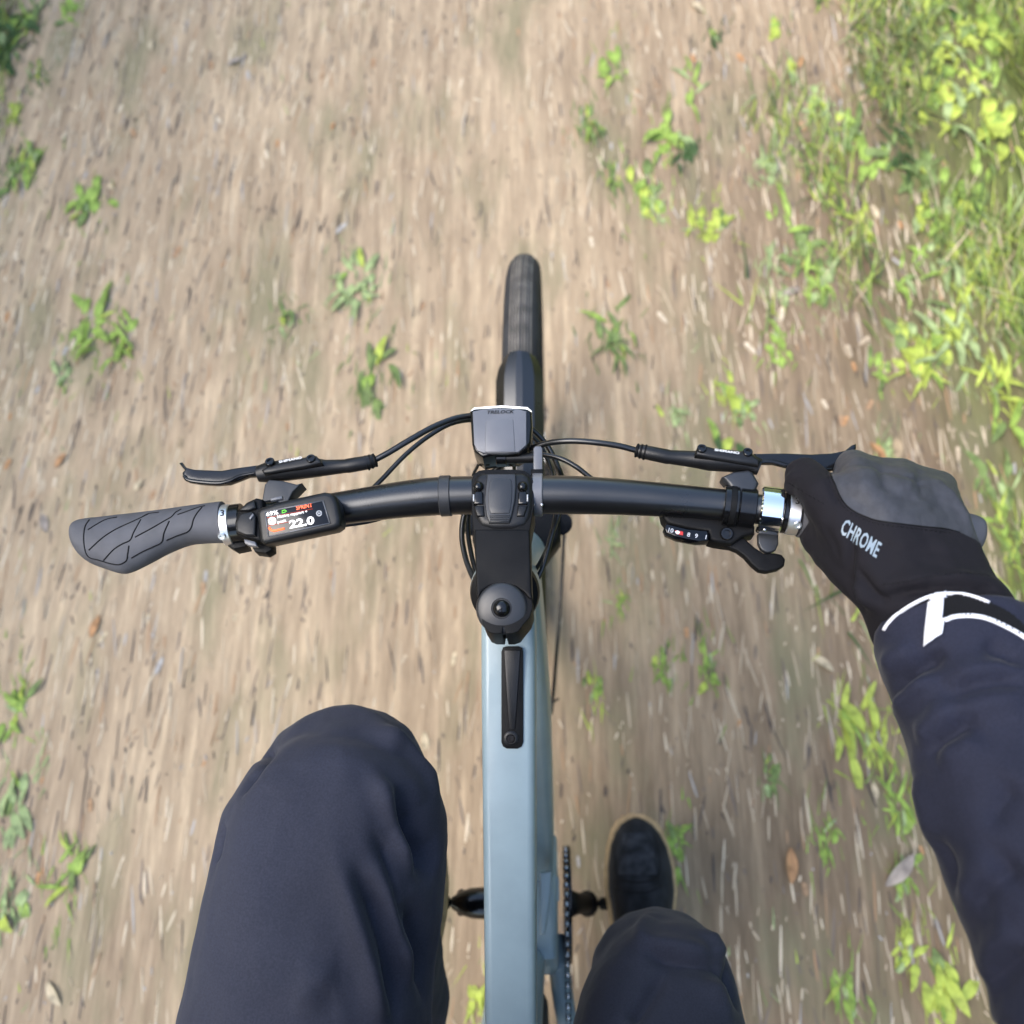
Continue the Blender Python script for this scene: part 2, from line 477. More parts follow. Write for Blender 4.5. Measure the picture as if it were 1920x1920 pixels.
# ---- frame cover strip with its screw on the top tube
TTn = np.array([0, -.26, .966]); TTn /= np.linalg.norm(TTn)
def onTT(u, v, lift=0.):
    p0 = np.array([0, .1, .932 + lift]); return aP(u, v, p0, TTn)
def ttslab(name, px, lift, thick, m, parent, bevel=.001, curve=0):
    if curve: px = catmull(px, curve, closed=True)
    return solid(name, [onTT(u, v, lift) for u, v in px], TTn, thick, m, parent, bevel)
cov = ttslab('cable_port_cover', [(940, 1222), (943, 1214), (950, 1212), (972, 1212), (979, 1215), (981, 1222), (981, 1392), (978, 1400), (970, 1404), (950, 1404), (943, 1400), (940, 1392)], .0022, .004, 'matte', bike, .0008)
ttslab('raised_wedge', [(945, 1219), (976, 1219), (966, 1368), (954, 1368)], .0036, .003, 'plastic', cov, .0011)
c0 = onTT(958, 1385, .0025)
lathe('screw_boss', [(.0066, -.003), (.0064, .0004), (.0056, .001), (.0042, .0012), (.0040, .0002), (.0001, .0002)], c0, TTn, 'plastic', cov, 28)
lathe('cover_screw', [(.0034, -.002), (.0034, .0008), (.003, .0013), (.0016, .0013), (.0014, .0004), (.0001, .0004)], c0, TTn, 'gloss', cov, 24)

# ---- handlebar
BP = np.array([aZ(u, v, z) for u, v, z in ((152, 1011, 1.050), (300, 999, 1.048), (440, 983, 1.046), (560, 965, 1.044), (640, 953, 1.043), (700, 944, 1.043), (760, 936, 1.043), (830, 930, 1.043),
      (940, 928, 1.043), (1060, 928, 1.043), (1150, 931, 1.043), (1240, 937, 1.043), (1340, 945, 1.043), (1440, 957, 1.045), (1540, 970, 1.047), (1800, 1000, 1.051))])
BAR = catmull(BP, 6)
def bar_at(u):
    pu = pix(BAR)[:, 0]; i = int(np.clip(np.searchsorted(pu, u), 1, len(pu) - 1))
    t = (u - pu[i - 1]) / (pu[i] - pu[i - 1]); d = BAR[i] - BAR[i - 1]
    return BAR[i - 1] + t * d, d / np.linalg.norm(d)
ax = np.abs(BAR[:, 0])
brad = np.interp(ax, [0, .06, .10, .19, .24, .4], [.0159, .0158, .0146, .0124, .0113, .0111])
v, f = tubegeo(BAR, brad, 32)
hb = pyd('handlebar', v, f, 'bar', bike, auto=60)
p, d = bar_at(836); ringband('rubber_band', p, d, .0157, .0170, .0046, 'darkgrey', hb)
p, d = bar_at(1008); ringband('light_clamp_band', p, d, .0155, .0178, .0042, 'greyplastic', hb)
for uu in (1000, 1016):
    p, d = bar_at(uu); q = p + np.array([0, -.0135, .0125]); lathe('clamp_rivet', [(.0013, -.001), (.0013, .0004), (.0008, .001), (.0001, .0012)], q, (0, -.6, .8), 'silver', hb, 12)

# ---- grips with palm wing
def grip(rows, parent, zc, nm='grip', steps=6):
    """rows: (pixel x, front pixel y, back pixel y, half height)"""
    rows = catmull(np.array(rows, float), steps)
    rings = []
    a = np.linspace(0, 2 * math.pi, 36, endpoint=False); ca, sa = np.cos(a), np.sin(a)
    for u, vf, vb, h in rows:
        pf, pb = aZ(u, vf, zc), aZ(u, vb, zc)
        c = (pf + pb) / 2; e = (pf - pb) / 2
        wing = np.linalg.norm(e) / .0165
        x = np.sign(ca) * np.abs(ca) ** (.9); zz = np.sign(sa) * np.abs(sa) ** (.9)
        hh = h * np.where(ca < 0, 1 - .30 * max(0, wing - 1) * np.abs(ca) ** 1.5, 1.)
        rings.append(c + x[:, None] * e + (zz * hh)[:, None] * np.array([0, 0, 1.]) + np.array([0, 0, 1.]) * (.002 * max(0, wing - 1) * (x < 0) * np.abs(x))[:, None])
    v, f = ringgeo(rings)
    return pyd(nm, v, f, 'rubber', parent, auto=55)
gl = grip([(140, 1000, 1008, .006), (143, 985, 1026, .012), (152, 978, 1042, .0155), (168, 974, 1055, .0165), (195, 971, 1066, .0168), (225, 967, 1075, .0168), (245, 965, 1073, .0168), (280, 961, 1055, .0166),
           (315, 957, 1035, .0165), (350, 952, 1021, .0163), (380, 948, 1017, .0162), (410, 944, 1016, .0162), (421, 943, 1016, .0162)], bike, 1.046)
gt = bvh(gl)
def inlay(px, r=.00065, parent=gl, tree=gt, nm='groove', m='groove'):
    L = [hit(tree, u, v, -.0001) for u, v in catmull(px, 5)]
    L = [q for q in L if q is not None]
    v, f = tubegeo(np.array(L), r, 6)
    return pyd(nm, v, f, m, parent)
Z3 = lambda L: [(130 + x / 5.486, 920 + y / 5.486) for x, y in L]
for L in ([(205, 300), (165, 360), (148, 450), (152, 560), (175, 650), (215, 692), (290, 712), (345, 728), (430, 752), (515, 760), (585, 720), (600, 650), (612, 565)],
          [(190, 402), (290, 340), (380, 295), (490, 272)],
          [(200, 612), (340, 485), (480, 395), (620, 330), (740, 275), (810, 240)], [(740, 275), (810, 238), (920, 222)],
          [(352, 718), (450, 610), (540, 550), (625, 508), (660, 430), (735, 296)],
          [(675, 478), (830, 395), (960, 320), (1050, 268), (1090, 225), (1150, 190)],
          [(638, 694), (760, 625), (870, 575), (950, 530), (975, 430), (1028, 312)],
          [(1000, 512), (1110, 465), (1215, 425), (1255, 375), (1275, 300), (1310, 235), (1365, 170)],
          [(1112, 246), (1230, 205), (1330, 170), (1395, 155)]):
    inlay(Z3(L))
gr = grip([(1498, 930, 1005, .0162), (1530, 932, 1012, .0162), (1570, 938, 1022, .0165), (1640, 944, 1055, .0168), (1700, 950, 1078, .0168), (1760, 958, 1070, .0168), (1805, 964, 1052, .0165), (1830, 972, 1038, .0155), (1838, 982, 1024, .012), (1841, 1000, 1008, .006)], bike, 1.046)

def clampring(u0, u1, grp, silver=True, third=True):
    p, d = bar_at((u0 + u1) / 2); half = np.linalg.norm(bar_at(u1)[0] - bar_at(u0)[0]) / 2
    o = ringband('grip_clamp', p, d, .0112, .0172, half, 'silver', grp, 44)
    n1 = np.array([0, .25, .97]); n1 -= d * (n1 @ d); n1 /= np.linalg.norm(n1)
    y1 = np.cross(n1, d)
    up2 = np.cross(n1, d); 
    dd = d if d[0] > 0 else -d
    yv = np.cross(n1, dd)
    text('clamp_number', '3', p + n1 * .0172 - dd * .0018 - yv * .0027, dd, yv, .0056, 'groove', o, thick=.0004, bold=.01)
    q = p + np.array([0, -.0125, .0100]); ax_ = np.array([0, -.78, .62])
    lathe('clamp_screw', [(.0034, -.006), (.0034, .0016), (.0030, .0022), (.0018, .0022), (.0016, .001), (.0001, .001)], q, ax_, 'silver', o, 24)
    return o
clampring(421, 437, gl); clampring(1475, 1497, gr)
p, d = bar_at(446); ringband('grip_end_cap', p, d, .0112, .0166, .0045, 'gloss', gl)
p, d = bar_at(1471); ringband('grip_end_cap', p, d, .0112, .0166, .0020, 'gloss', gr)

# ---- stem
stem_px = [(884, 900), (888, 889), (898, 882), (912, 880), (968, 880), (982, 882), (994, 889), (1000, 902), (1001, 950), (997, 972), (994, 990), (995, 1050), (997, 1110), (999, 1140), (993, 1158), (981, 1172), (972, 1184), (960, 1188), (948, 1188), (946, 1176), (943, 1176), (941, 1188), (925, 1188), (915, 1184), (906, 1170), (899, 1152), (896, 1130), (893, 1080), (889, 1020), (887, 985), (885, 965)]
stem = pslab('stem', stem_px, 1.0605, .042, 'matte', bike, .0065, segs=4)
# clamp shell round the bar, proud of the body
fp = pslab('face_plate', [(885, 905), (890, 890), (902, 883), (982, 883), (995, 890), (1000, 905), (1001, 945), (997, 968), (985, 985), (960, 992), (925, 992), (900, 985), (888, 968), (885, 945)], 1.0632, .040, 'plastic', stem, .0062, segs=4)
ins = pslab('clamp_cover', [(913, 888), (967, 888), (968, 912), (966, 938), (960, 966), (955, 980), (917, 980), (911, 964), (908, 938), (910, 912)], 1.0655, .006, 'darkgrey', stem, .0014, segs=3)
pslab('cover_tongue', [(918, 904), (922, 897), (930, 896), (950, 896), (958, 899), (960, 908), (960, 928), (958, 950), (955, 962), (920, 962), (916, 950), (915, 925)], 1.0664, .003, 'darkgrey', ins, .0007)
for k, (a, b) in enumerate(((965, 967), (968.8, 970.6), (972.4, 974), (975.6, 977))):
    pslab('cover_rib', [(918, a), (956, a), (956, b), (918, b)], 1.0664, .002, 'darkgrey', ins, .0003)
for u in (897, 980):
    s = -1 if u < 940 else 1
    lathe('bolt_cap', [(.0042, -.004), (.0042, .001), (.0036, .0028), (.002, .0038), (.0002, .0042)], aZ(u, 913, 1.0632), (0, .35, .94), 'gloss', stem, 28)
    pslab('bolt_housing', [(u - 9, 924), (u - 5, 920), (u + 6, 920), (u + 9, 924), (u + 9, 945), (u - 9, 945)], 1.0652, .008, 'gloss', stem, .0016, segs=3)
    pslab('shoulder', [(u - 10, 947), (u + 10, 947), (u + (3 if s > 0 else 12), 968), (u - (12 if s > 0 else 3), 968)], 1.0648, .006, 'plastic', stem, .002, segs=3)
    pslab('torque_mark', [(u + s * 9 - 1.3, 927), (u + s * 9 + 1.3, 927), (u + s * 9 + 1.3, 940), (u + s * 9 - 1.3, 940)], 1.0654, .0004, 'lightgrey', stem, 0)
capo = aZ(941, 1141, 1.0590)
capn = -SAD + np.array([0, -.05, .2]); capn /= np.linalg.norm(capn)
capn = np.array([0, -.22, .975])
tc_ = lathe('top_cap', [(.0196, -.004), (.0198, .0005), (.0190, .0022), (.0176, .0030), (.013, .0044), (.0078, .0050), (.0076, .0040), (.0072, .0034), (.0001, .0034)], capo, capn, 'darkgrey', stem, 56)
lathe('top_cap_bolt', [(.0066, .002), (.0066, .0046), (.0058, .0066), (.0040, .0080), (.002, .0086), (.0001, .0087)], capo, capn, 'gloss', tc_, 32)
pslab('stem_top_shell', [(889, 992), (993, 992), (995, 1050), (997, 1112), (999, 1124), (990, 1120), (981, 1109), (966, 1099), (941, 1095), (916, 1099), (903, 1109), (897, 1122), (893, 1112), (891, 1050)], 1.0632, .012, 'matte', stem, .0036, segs=4)

# ---- headlight
hl = pslab('headlight', [(881, 770), (889, 765), (940, 762), (988, 765), (997, 771), (998, 800), (995, 830), (986, 841), (971, 850), (925, 852), (905, 857), (890, 846), (885, 832), (883, 800)], 1.0395, .030, 'gloss', bike, .0025, segs=3)
pslab('light_top_plate', [(886, 771), (905, 767), (940, 765), (970, 766), (987, 771), (987, 834), (972, 847), (950, 849), (908, 849), (896, 845), (889, 833)], 1.0418, .005, 'greyplastic', hl, .0008)
pslab('light_battery_door', [(911, 791), (914, 787), (940, 785), (962, 786), (966, 847.5), (909, 847.5)], 1.0425, .003, 'greyplastic', hl, .0006)
pslab('light_lens', [(882, 770), (889, 763.5), (940, 760), (989, 763), (997, 770), (990, 768), (940, 764.5), (890, 768)], 1.0385, .020, 'lens', hl, .0012)
pl_n = np.array([0, 0, 1.])
text('light_brand', 'TRELOCK', aZ(912, 776, 1.0421), aZ(962, 774.5, 1.042) - aZ(912, 776, 1.042), (0, 1, 0), .0029, 'groove', hl, bold=.012, shear=.25, squeeze=1.25)
tube('light_arm', [aZ(931, 860, 1.028), aZ(1008, 858, 1.028)], .0046, 'plastic', hl, 20, 1)
ringband('light_pivot', aZ(940, 860, 1.028), (1, 0, 0), .003, .0054, .0045, 'gloss', hl, 24)
pslab('light_bracket', [(1000, 840), (1004, 836), (1014, 836), (1017, 840), (1017, 884), (1000, 884)], 1.042, .018, 'greyplastic', hl, .0012)
pslab('light_bracket_foot', [(996, 878), (1019, 878), (1019, 898), (996, 898)], 1.05, .03, 'matte', hl, .002)

# ---- brake levers
def barlever(nm_axis, hump, screws, cl, blade, lip, logo, boot, band_u):
    P_ = [aZ(u, v, z) for u, v, z, r in nm_axis]
    lv = tube('brake_lever', P_, [q[3] for q in nm_axis], 'plastic', bike, 24, 1)
    rs = pslab('reservoir', hump, 1.0585, .014, 'plastic', lv, .0030, segs=4)
    for (u, v) in screws:
        lathe('reservoir_screw', [(.0039, -.005), (.0039, .0009), (.0034, .0014), (.0020, .0014), (.0018, .0003), (.0001, .0003)], aZ(u, v, 1.0585), (0, .25, .97), 'gloss', lv, 24)
    pslab('lever_clamp_arm', cl, 1.0545, .016, 'darkgrey', lv, .0030, segs=4)
    b_ = pslab('lever_blade', blade, 1.048, .006, 'gloss', lv, .0016, segs=3)
    tube('blade_lip', [aZ(u, v, 1.0485) for u, v in lip], [.0014, .0018, .0018, .0016, .0012], 'gloss', lv, 12, 5)
    p, d = bar_at(band_u); ringband('lever_clamp', p, d, .0112, .0160, .0065, 'gloss', lv)
    a, b, hgt = logo
    pa, pb = aZ(*a, 1.0588), aZ(*b, 1.0588)
    tt = text('lever_brand', 'SHIMANO', pa, pb - pa, (0, 1, 0), hgt, 'white', lv, bold=.012, squeeze=1.)
    co = getco(tt.data); ex = (pb - pa) / np.linalg.norm(pb - pa); t = (co - pa) @ ex
    setco(tt.data, co + ((np.linalg.norm(pb - pa) / t.max() - 1) * t)[:, None] * ex)
    P0, P1 = P_[-1], P_[-2]; dd = (P0 - P1) / np.linalg.norm(P0 - P1)
    for k in range(3):
        ringband('boot_ring', P0 - dd * (.0015 + .0034 * k), dd, .003, .0060 + .0003 * k, .0011, 'matte', lv, 24)
    return lv
barlever([(484, 889, 1.047, .0068), (500, 886, 1.047, .0085), (540, 881, 1.047, .0092), (580, 877, 1.046, .0088), (612, 877, 1.045, .0068), (648, 874, 1.044, .0058), (652, 873.5, 1.044, .0062), (685, 868, 1.043, .0060), (700, 864, 1.042, .0058), (706, 862, 1.042, .0040)],
         [(489, 880), (498, 874), (520, 867), (566, 858), (578, 853), (592, 853), (601, 861), (604, 868), (570, 876), (520, 884), (494, 888)],
         [(506, 866), (583, 860)],
         [(496, 908), (504, 899), (530, 901), (556, 908), (566, 905), (549, 922), (542, 936), (536, 952), (500, 958), (490, 945)],
         [(335, 868), (341, 866), (348, 876), (365, 880), (415, 882), (450, 876), (488, 871), (488, 891), (466, 892), (448, 899), (430, 906), (405, 908), (375, 906), (352, 902), (343, 895), (341, 886), (346, 881)],
         [(345, 892), (356, 901), (405, 906), (430, 902), (450, 893), (478, 887)],
         ((523, 868.5), (566, 860), .0021), [], 514)
barlever([(1424, 876, 1.047, .0068), (1400, 868, 1.047, .0088), (1365, 864, 1.047, .0092), (1330, 863, 1.046, .0088), (1300, 861, 1.045, .0070), (1256, 857, 1.044, .0058), (1252, 856.5, 1.044, .0062), (1220, 850, 1.043, .0060), (1200, 846, 1.042, .0058), (1191, 844, 1.042, .0040)],
         [(1304, 846), (1308, 837), (1322, 834), (1338, 838), (1387, 846), (1397, 840), (1410, 843), (1414, 853), (1427, 862), (1424, 872), (1380, 866), (1330, 858), (1304, 853)],
         [(1316, 841), (1402, 848)],
         [(1354, 893), (1376, 883), (1404, 880), (1412, 884), (1424, 905), (1416, 922), (1412, 950), (1386, 950), (1378, 925), (1366, 907)],
         [(1414, 850), (1470, 849), (1520, 851), (1560, 849), (1585, 844), (1597, 834), (1606, 831), (1606, 840), (1601, 852), (1598, 868), (1560, 880), (1500, 884), (1475, 874), (1450, 868), (1424, 868)],
         [(1424, 866), (1450, 866), (1478, 874), (1500, 881), (1560, 880)],
         ((1339.5, 845.5), (1386, 852), .0021), [], 1400)
for uu, hf, mm in ((1369, .0058, 'gloss'), (1372, .0026, 'matte')):
    p, d = bar_at(uu); ringband('shifter_clamp', p, d, .0115, .0166 if hf > .004 else .0170, hf, mm, hb)

# ---- display and control unit on the left
disp = pslab('display_unit', [(480, 961), (486, 951), (520, 940), (608, 921), (620, 923), (629, 930), (634, 942), (640, 972), (638, 984), (628, 991), (512, 1016), (494, 1020), (486, 1014)], 1.0735, .020, 'plastic', bike, .0042, segs=4, tilt=(.0, -.12, .99))
dn = np.array([0, -.12, .99]); dn /= np.linalg.norm(dn); dp0 = aZ(560, 970, 1.0735)
SQ = [(497.5, 960), (605.5, 939), (618.5, 981), (503, 1006)]
def onD(u, v, lift): return aP(u, v, dp0 + dn * lift, dn)
scr = solid('screen', [onD(u, v, .0003) for u, v in SQ], dn, .0015, 'screen', disp, .0003)
def rimbar(a, b, nm='screen_rim'):
    v, f = tubegeo(np.array([onD(*a, .0004), onD(*b, .0004)]), .00055, 8); pyd(nm, v, f, 'greyplastic', disp)
for a, b in ((SQ[0], SQ[1]), (SQ[1], SQ[2]), (SQ[2], SQ[3]), (SQ[3], SQ[0])): rimbar(a, b)
A_, B_, D_ = onD(*SQ[0], 0), onD(*SQ[1], 0), onD(*SQ[3], 0)
xs = (B_ - A_) / np.linalg.norm(B_ - A_); ys_ = np.cross(dn, xs)
Zd = lambda x, y: (420 + x / 8, 900 + y / 8)
def stext(s, x, y, hpx, m, wpx=None, bold=.015):
    o0 = onD(*Zd(x, y), .0006)
    t = text('screen_lettering', s, o0, xs, ys_, hpx / 8 * .000425, m, scr, thick=.0001, bold=bold)
    if wpx:
        co = getco(t.data); q = (co - o0) @ xs; W = wpx / 8 * .000425
        setco(t.data, co + ((W / q.max() - 1) * q)[:, None] * xs)
stext('69%', 632, 545, 58, 's_white', 185)
stext('SPRINT', 1085, 450, 62, 's_orange', 245)
stext('Mettre rapport +', 800, 575, 40, 's_white', 455)
stext('petit', 805, 650, 40, 's_white', 130)
stext('22.0', 985, 725, 112, 's_white', 375, .03)
def sline(pts, r, m, nm='screen_mark'):
    v, f = tubegeo(np.array([onD(*Zd(*q), .0004) for q in pts]), r * .000425 / 8, 6); pyd(nm, v, f, m, scr)
sline([(640, 568), (1330, 432)], 4, 's_red'); sline([(650, 690), (1000, 625)], 4, 's_red')
sline(catmull([(675, 712), (700, 745), (750, 762), (830, 745), (905, 728)], 5), 17, 's_orange')
def sring(x, y, r, wd, m):
    t = np.linspace(0, 2 * math.pi, 24, endpoint=True)
    sline([(x + r * math.cos(a), y + r * math.sin(a)) for a in t], wd, m, 'screen_icon')
sring(722, 615, 48, 12, 's_white'); sline([(722, 640), (722, 600)], 14, 's_white'); sline([(702, 625), (722, 590), (742, 625)], 7, 's_white')
sring(1427, 500, 38, 7, 'lightgrey'); sline([(1412, 475), (1412, 525)], 6, 'lightgrey'); sline([(1442, 475), (1442, 525)], 6, 'lightgrey'); sline([(1412, 500), (1442, 500)], 6, 'lightgrey')
sline([(872, 460), (872, 492), (915, 482), (938, 465), (912, 448), (872, 460)], 6, 's_green', 'screen_icon')
pad = pslab('control_pad', [(439, 978), (445, 957), (461, 941), (480, 932), (492, 935), (494, 955), (489, 975), (490, 1015), (480, 1012), (457, 1007), (441, 999)], 1.0665, .022, 'matte', disp, .0035, segs=3)
pslab('control_button', [(441, 980), (449, 962), (472, 958), (480, 968), (478, 1004), (460, 1003), (443, 997)], 1.0700, .006, 'plastic', pad, .0018, segs=3)
pslab('control_button', [(447, 957), (462, 943), (477, 938), (480, 952), (466, 957)], 1.0698, .006, 'plastic', pad, .0018, segs=3)
pslab('button_key', [(466, 971), (474, 961), (476, 966), (469, 975)], 1.0712, .002, 'greyplastic', pad, .0006)
pslab('button_key', [(457, 1010), (478, 1015), (482, 1024), (466, 1022), (458, 1018)], 1.066, .006, 'greyplastic', pad, .0012)
pslab('walk_button', [(468, 1018), (509, 1015), (510, 1030), (498, 1037), (477, 1034)], 1.055, .014, 'matte', pad, .002)
pslab('pad_clamp', [(422, 1014), (457, 1010), (462, 1024), (438, 1029), (424, 1021)], 1.046, .016, 'matte', pad, .002)
pslab('display_latch', [(507, 934), (529, 929), (529, 935), (507, 939)], 1.0745, .004, 'greyplastic', disp, .0006)

# ---- shifter on the right
shf = pslab('gear_shifter', [(1240, 955), (1300, 955), (1385, 965), (1416, 985), (1416, 1000), (1392, 1006), (1372, 1020), (1345, 1016), (1330, 1012), (1328, 996), (1290, 991), (1252, 981), (1243, 970)], 1.040, .020, 'matte', bike, .003, segs=3)
win = pslab('gear_window', [(1245, 990), (1249, 981), (1290, 991), (1327, 994), (1330, 1003), (1329, 1014), (1307, 1015), (1270, 1008), (1249, 999)], 1.046, .012, 'screen', shf, .0016, segs=3)
for s, u, v in (('10', 1250.5, 996.5), ('8', 1287.5, 1005.5), ('9', 1302, 1008), ('1', 1320, 1010)):
    o0 = aZ(u, v, 1.0462); text('gear_number', s, o0, aZ(1300, 1002, 1.046) - aZ(1255, 991, 1.046), (0, 1, 0), .0034, 'lightgrey', win, bold=.02)
pslab('gear_marker', [(1266, 994), (1281, 996.5), (1281, 1003.5), (1268, 1001)], 1.0466, .001, 'redmark', win, .0002)
pslab('gear_marker_dot', catmull([(1266, 997), (1271, 994.5), (1275, 998), (1271, 1001.5)], 4, True), 1.0471, .001, 'white', win, .0002)
lathe('shifter_bolt', [(.0052, -.006), (.0052, .0016), (.0045, .0026), (.0030, .0026), (.0026, .0008), (.0001, .0008)], aZ(1362, 1001, 1.041), (0, -.2, .98), 'gloss', shf, 28)
pslab('thumb_lever', [(1334, 1008), (1345, 1006), (1372, 1004), (1392, 1004), (1402, 1014), (1417, 1027), (1433, 1037), (1450, 1036), (1466, 1039), (1473, 1048), (1471, 1060), (1460, 1067), (1438, 1072), (1423, 1069), (1410, 1058), (1397, 1043), (1382, 1032), (1357, 1022), (1336, 1014)], 1.034, .009, 'matte', shf, .0022, segs=3, label='curved black thumb shift lever')

# ---- bell
p, d = bar_at(1443)
bell = ringband('bell', p, d, .0114, .0192, .0088, 'chrome', bike, 56, .0012)
pslab('bell_striker', [(1421, 1001), (1425, 998), (1456, 998), (1460, 1001), (1460, 1020), (1455, 1031), (1446, 1035), (1436, 1035), (1427, 1029), (1422, 1018)], 1.036, .006, 'darkgrey', bell, .0012, segs=3)
lathe('bell_pin', [(.0017, -.003), (.0017, .0008), (.001, .0014), (.0001, .0015)], aZ(1434, 993, 1.049), (0, -.6, .8), 'steel', bell, 16)

# ---- hoses and cables
def cable(nm, L, r=.0024):
    return tube(nm, [aZ(*q) for q in L], r, 'cable', bike, 10, 8)
cable('brake_hose', [(700, 864, 1.042), (730, 848, 1.043), (770, 824, 1.043), (820, 797, 1.038), (870, 781, 1.03), (930, 780, 1.015), (985, 797, 1.0), (1022, 830, .99), (1046, 875, .985), (1055, 910, .975), (1048, 960, .965), (1035, 1000, .955), (1026, 1035, .95), (1015, 1070, .945), (998, 1098, .94), (975, 1110, .93)], .0026)
cable('display_cable', [(662, 962, 1.03), (680, 935, 1.022), (715, 900, 1.02), (760, 853, 1.022), (805, 817, 1.02), (850, 793, 1.015), (900, 788, 1.0), (960, 800, .99), (1005, 825, .98), (1030, 870, .975), (1040, 920, .97), (1042, 960, .965), (1032, 1010, .95), (1018, 1045, .94), (1000, 1075, .93)], .0021)
cable('brake_hose', [(1195, 845, 1.042), (1160, 836, 1.044), (1110, 829, 1.044), (1060, 827, 1.04), (1015, 834, 1.03), (970, 853, 1.018), (930, 880, 1.005), (895, 915, .995), (872, 960, .985), (866, 1005, .975), (874, 1050, .965), (890, 1090, .955), (905, 1118, .945)], .0026)
cable('shift_cable', [(1245, 965, 1.03), (1180, 935, 1.018), (1120, 905, 1.012), (1080, 875, 1.015), (1045, 858, 1.015), (1000, 852, 1.01), (960, 862, 1.0), (915, 895, .99), (884, 940, .98), (877, 985, .97), (882, 1030, .96), (894, 1080, .95), (908, 1112, .94)], .0023)
cable('light_cable', [(905, 857, 1.012), (895, 875, 1.0), (886, 900, .99), (890, 960, .975), (897, 1050, .96), (905, 1090, .945)], .0014)
cable('control_cable', [(520, 990, 1.035), (600, 990, 1.03), (660, 983, 1.028), (700, 976, 1.026), (745, 962, 1.022), (790, 945, 1.02)], .0018)
cable('dropper_cable', [(962, 853, 1.012), (964, 880, 1.0), (965, 930, .98)], .0016)
ringband('cable_tie', aZ(912, 866, 1.02), (1, .4, 0), .003, .0042, .002, 'gloss', bike, 16)

# ---- fork, front mudguard, front wheel
AX = np.array([0, .665, .356])
crown = steer(.765)
solid('fork_crown', [crown + np.array([x, y, .02]) for x, y in ((-.050, .01), (-.050, .05), (-.028, .066), (.028, .066), (.050, .05), (.050, .01), (.024, -.026), (-.024, -.026))], (0, 0, 1), .04, 'matte', bike, .008, 3)
tube('steerer_tube', [steer(.80), steer(.75)], .026, 'matte', bike, 24, 1)
for s in (-1, 1):
    tube('fork_leg', [crown + np.array([s * .050, .03, .010]), AX + np.array([s * .051, -.06, .12]), AX + np.array([s * .056, 0, .0])], [.0135, .0165, .0165, .013], 'gloss', bike, 20, 6)
def arcpts(rad, a0, a1, n, x=0.):
    return [AX + np.array([x, rad * math.cos(R(a)), rad * math.sin(R(a))]) for a in np.linspace(a0, a1, n)]
# mudguard: faceted channel from the top of the wheel round to its rear
rings = []
for i, a in enumerate(np.linspace(88, 192, 40)):
    er = np.array([0, math.cos(R(a)), math.sin(R(a))])
    wd = .0305 if i > 1 else (.020, .0275)[i]
    prof = [(-wd, -.020), (-wd, -.004), (-wd * .62, .0085), (-wd * .14, .0125), (wd * .14, .0125), (wd * .62, .0085), (wd, -.004), (wd, -.020)]
    prof += [(x * .94, h - .0022) for x, h in prof[::-1]]
    rings.append([AX + EX * x + er * (.3685 + h) for x, h in prof])
v, f = ringgeo(rings); fender = pyd('front_mudguard', v, f, 'bar', bike, auto=14)
for s in (-1, 1):
    tube('mudguard_stay', [AX + np.array([s * .064, -.01, .0]), AX + np.array([s * .052, -.2, -.01]), AX + np.array([s * .036, -.372, -.05]), AX + np.array([s * .031, -.386, -.056])], .0028, 'gloss', fender, 10, 5)
    tube('stay_clip', [AX + np.array([s * .034, -.374, -.05]), AX + np.array([s * .046, -.366, -.052])], .0016, 'gloss', fender, 8, 1)
def wheel(name, ax, parent):
    rim = []
    t = np.linspace(0, 2 * math.pi, 96, endpoint=False)
    def ringprof(prof, nm, m, par):
        rr = [np.asarray(ax) + np.stack([np.full(96, x), r * np.cos(t), r * np.sin(t)], -1) for x, r in prof + prof[:1]]
        v, f = ringgeo(rr, cap=False); n = 96; L = len(prof); v = v[:L * n]; f = [tuple(i % (L * n) for i in q) for q in f]
        return pyd(nm, v, f, m, par, auto=40)
    w_ = ringprof([(-.014, .300), (-.016, .316), (.016, .316), (.014, .300), (.008, .293), (-.008, .293)], name, 'gloss', parent)
    k = np.linspace(-125, 125, 27)
    tyre = ringprof([(.0255 * math.sin(R(a)), .3305 + .0255 * math.cos(R(a))) for a in k], 'tyre', 'tyre', w_)
    # tread: dusty crown with a raised middle seam and shoulder ribs
    ringprof([(x, .3305 + math.sqrt(.0255 ** 2 - x * x) + dz) for x, dz in ((-.0155, -.001), (-.015, .0006), (-.006, .0009), (-.0016, .0010), (-.0011, -.0006), (.0011, -.0006), (.0016, .0010), (.006, .0009), (.015, .0006), (.0155, -.001), (0, -.003))], 'tread', 'tread', w_)
    for x in (-.0125, -.0085, -.0045, .0035, .0075, .0115):
        r_ = .3305 + math.sqrt(.0255 ** 2 - x * x) + .0008
        ringprof([(x - .0011, r_), (x, r_ + .0006), (x + .0011, r_), (x, r_ - .0006)], 'tread_rib', 'tyre', w_)
    hub = lathe('hub', [(.012, -.05), (.012, -.046), (.028, -.035), (.028, -.032), (.016, -.028), (.016, .028), (.028, .032), (.028, .035), (.012, .046), (.012, .05)], ax, (1, 0, 0), 'plastic', w_, 32)
    for i in range(28):
        a = 2 * math.pi * i / 28; s = -1 if i % 2 else 1; off = (1 if i % 4 < 2 else -1) * R(50)
        p0 = np.asarray(ax) + np.array([s * .033, .026 * math.cos(a + off), .026 * math.sin(a + off)]); p1 = np.asarray(ax) + np.array([0, .298 * math.cos(a), .298 * math.sin(a)])
        v, f = tubegeo(np.array([p0, p1]), .001, 6); pyd('spoke', v, f, 'steel', w_)
    return w_
wheel('front_wheel', AX, bike)
wheel('rear_wheel', np.array([0, -.46, .356]), bike)

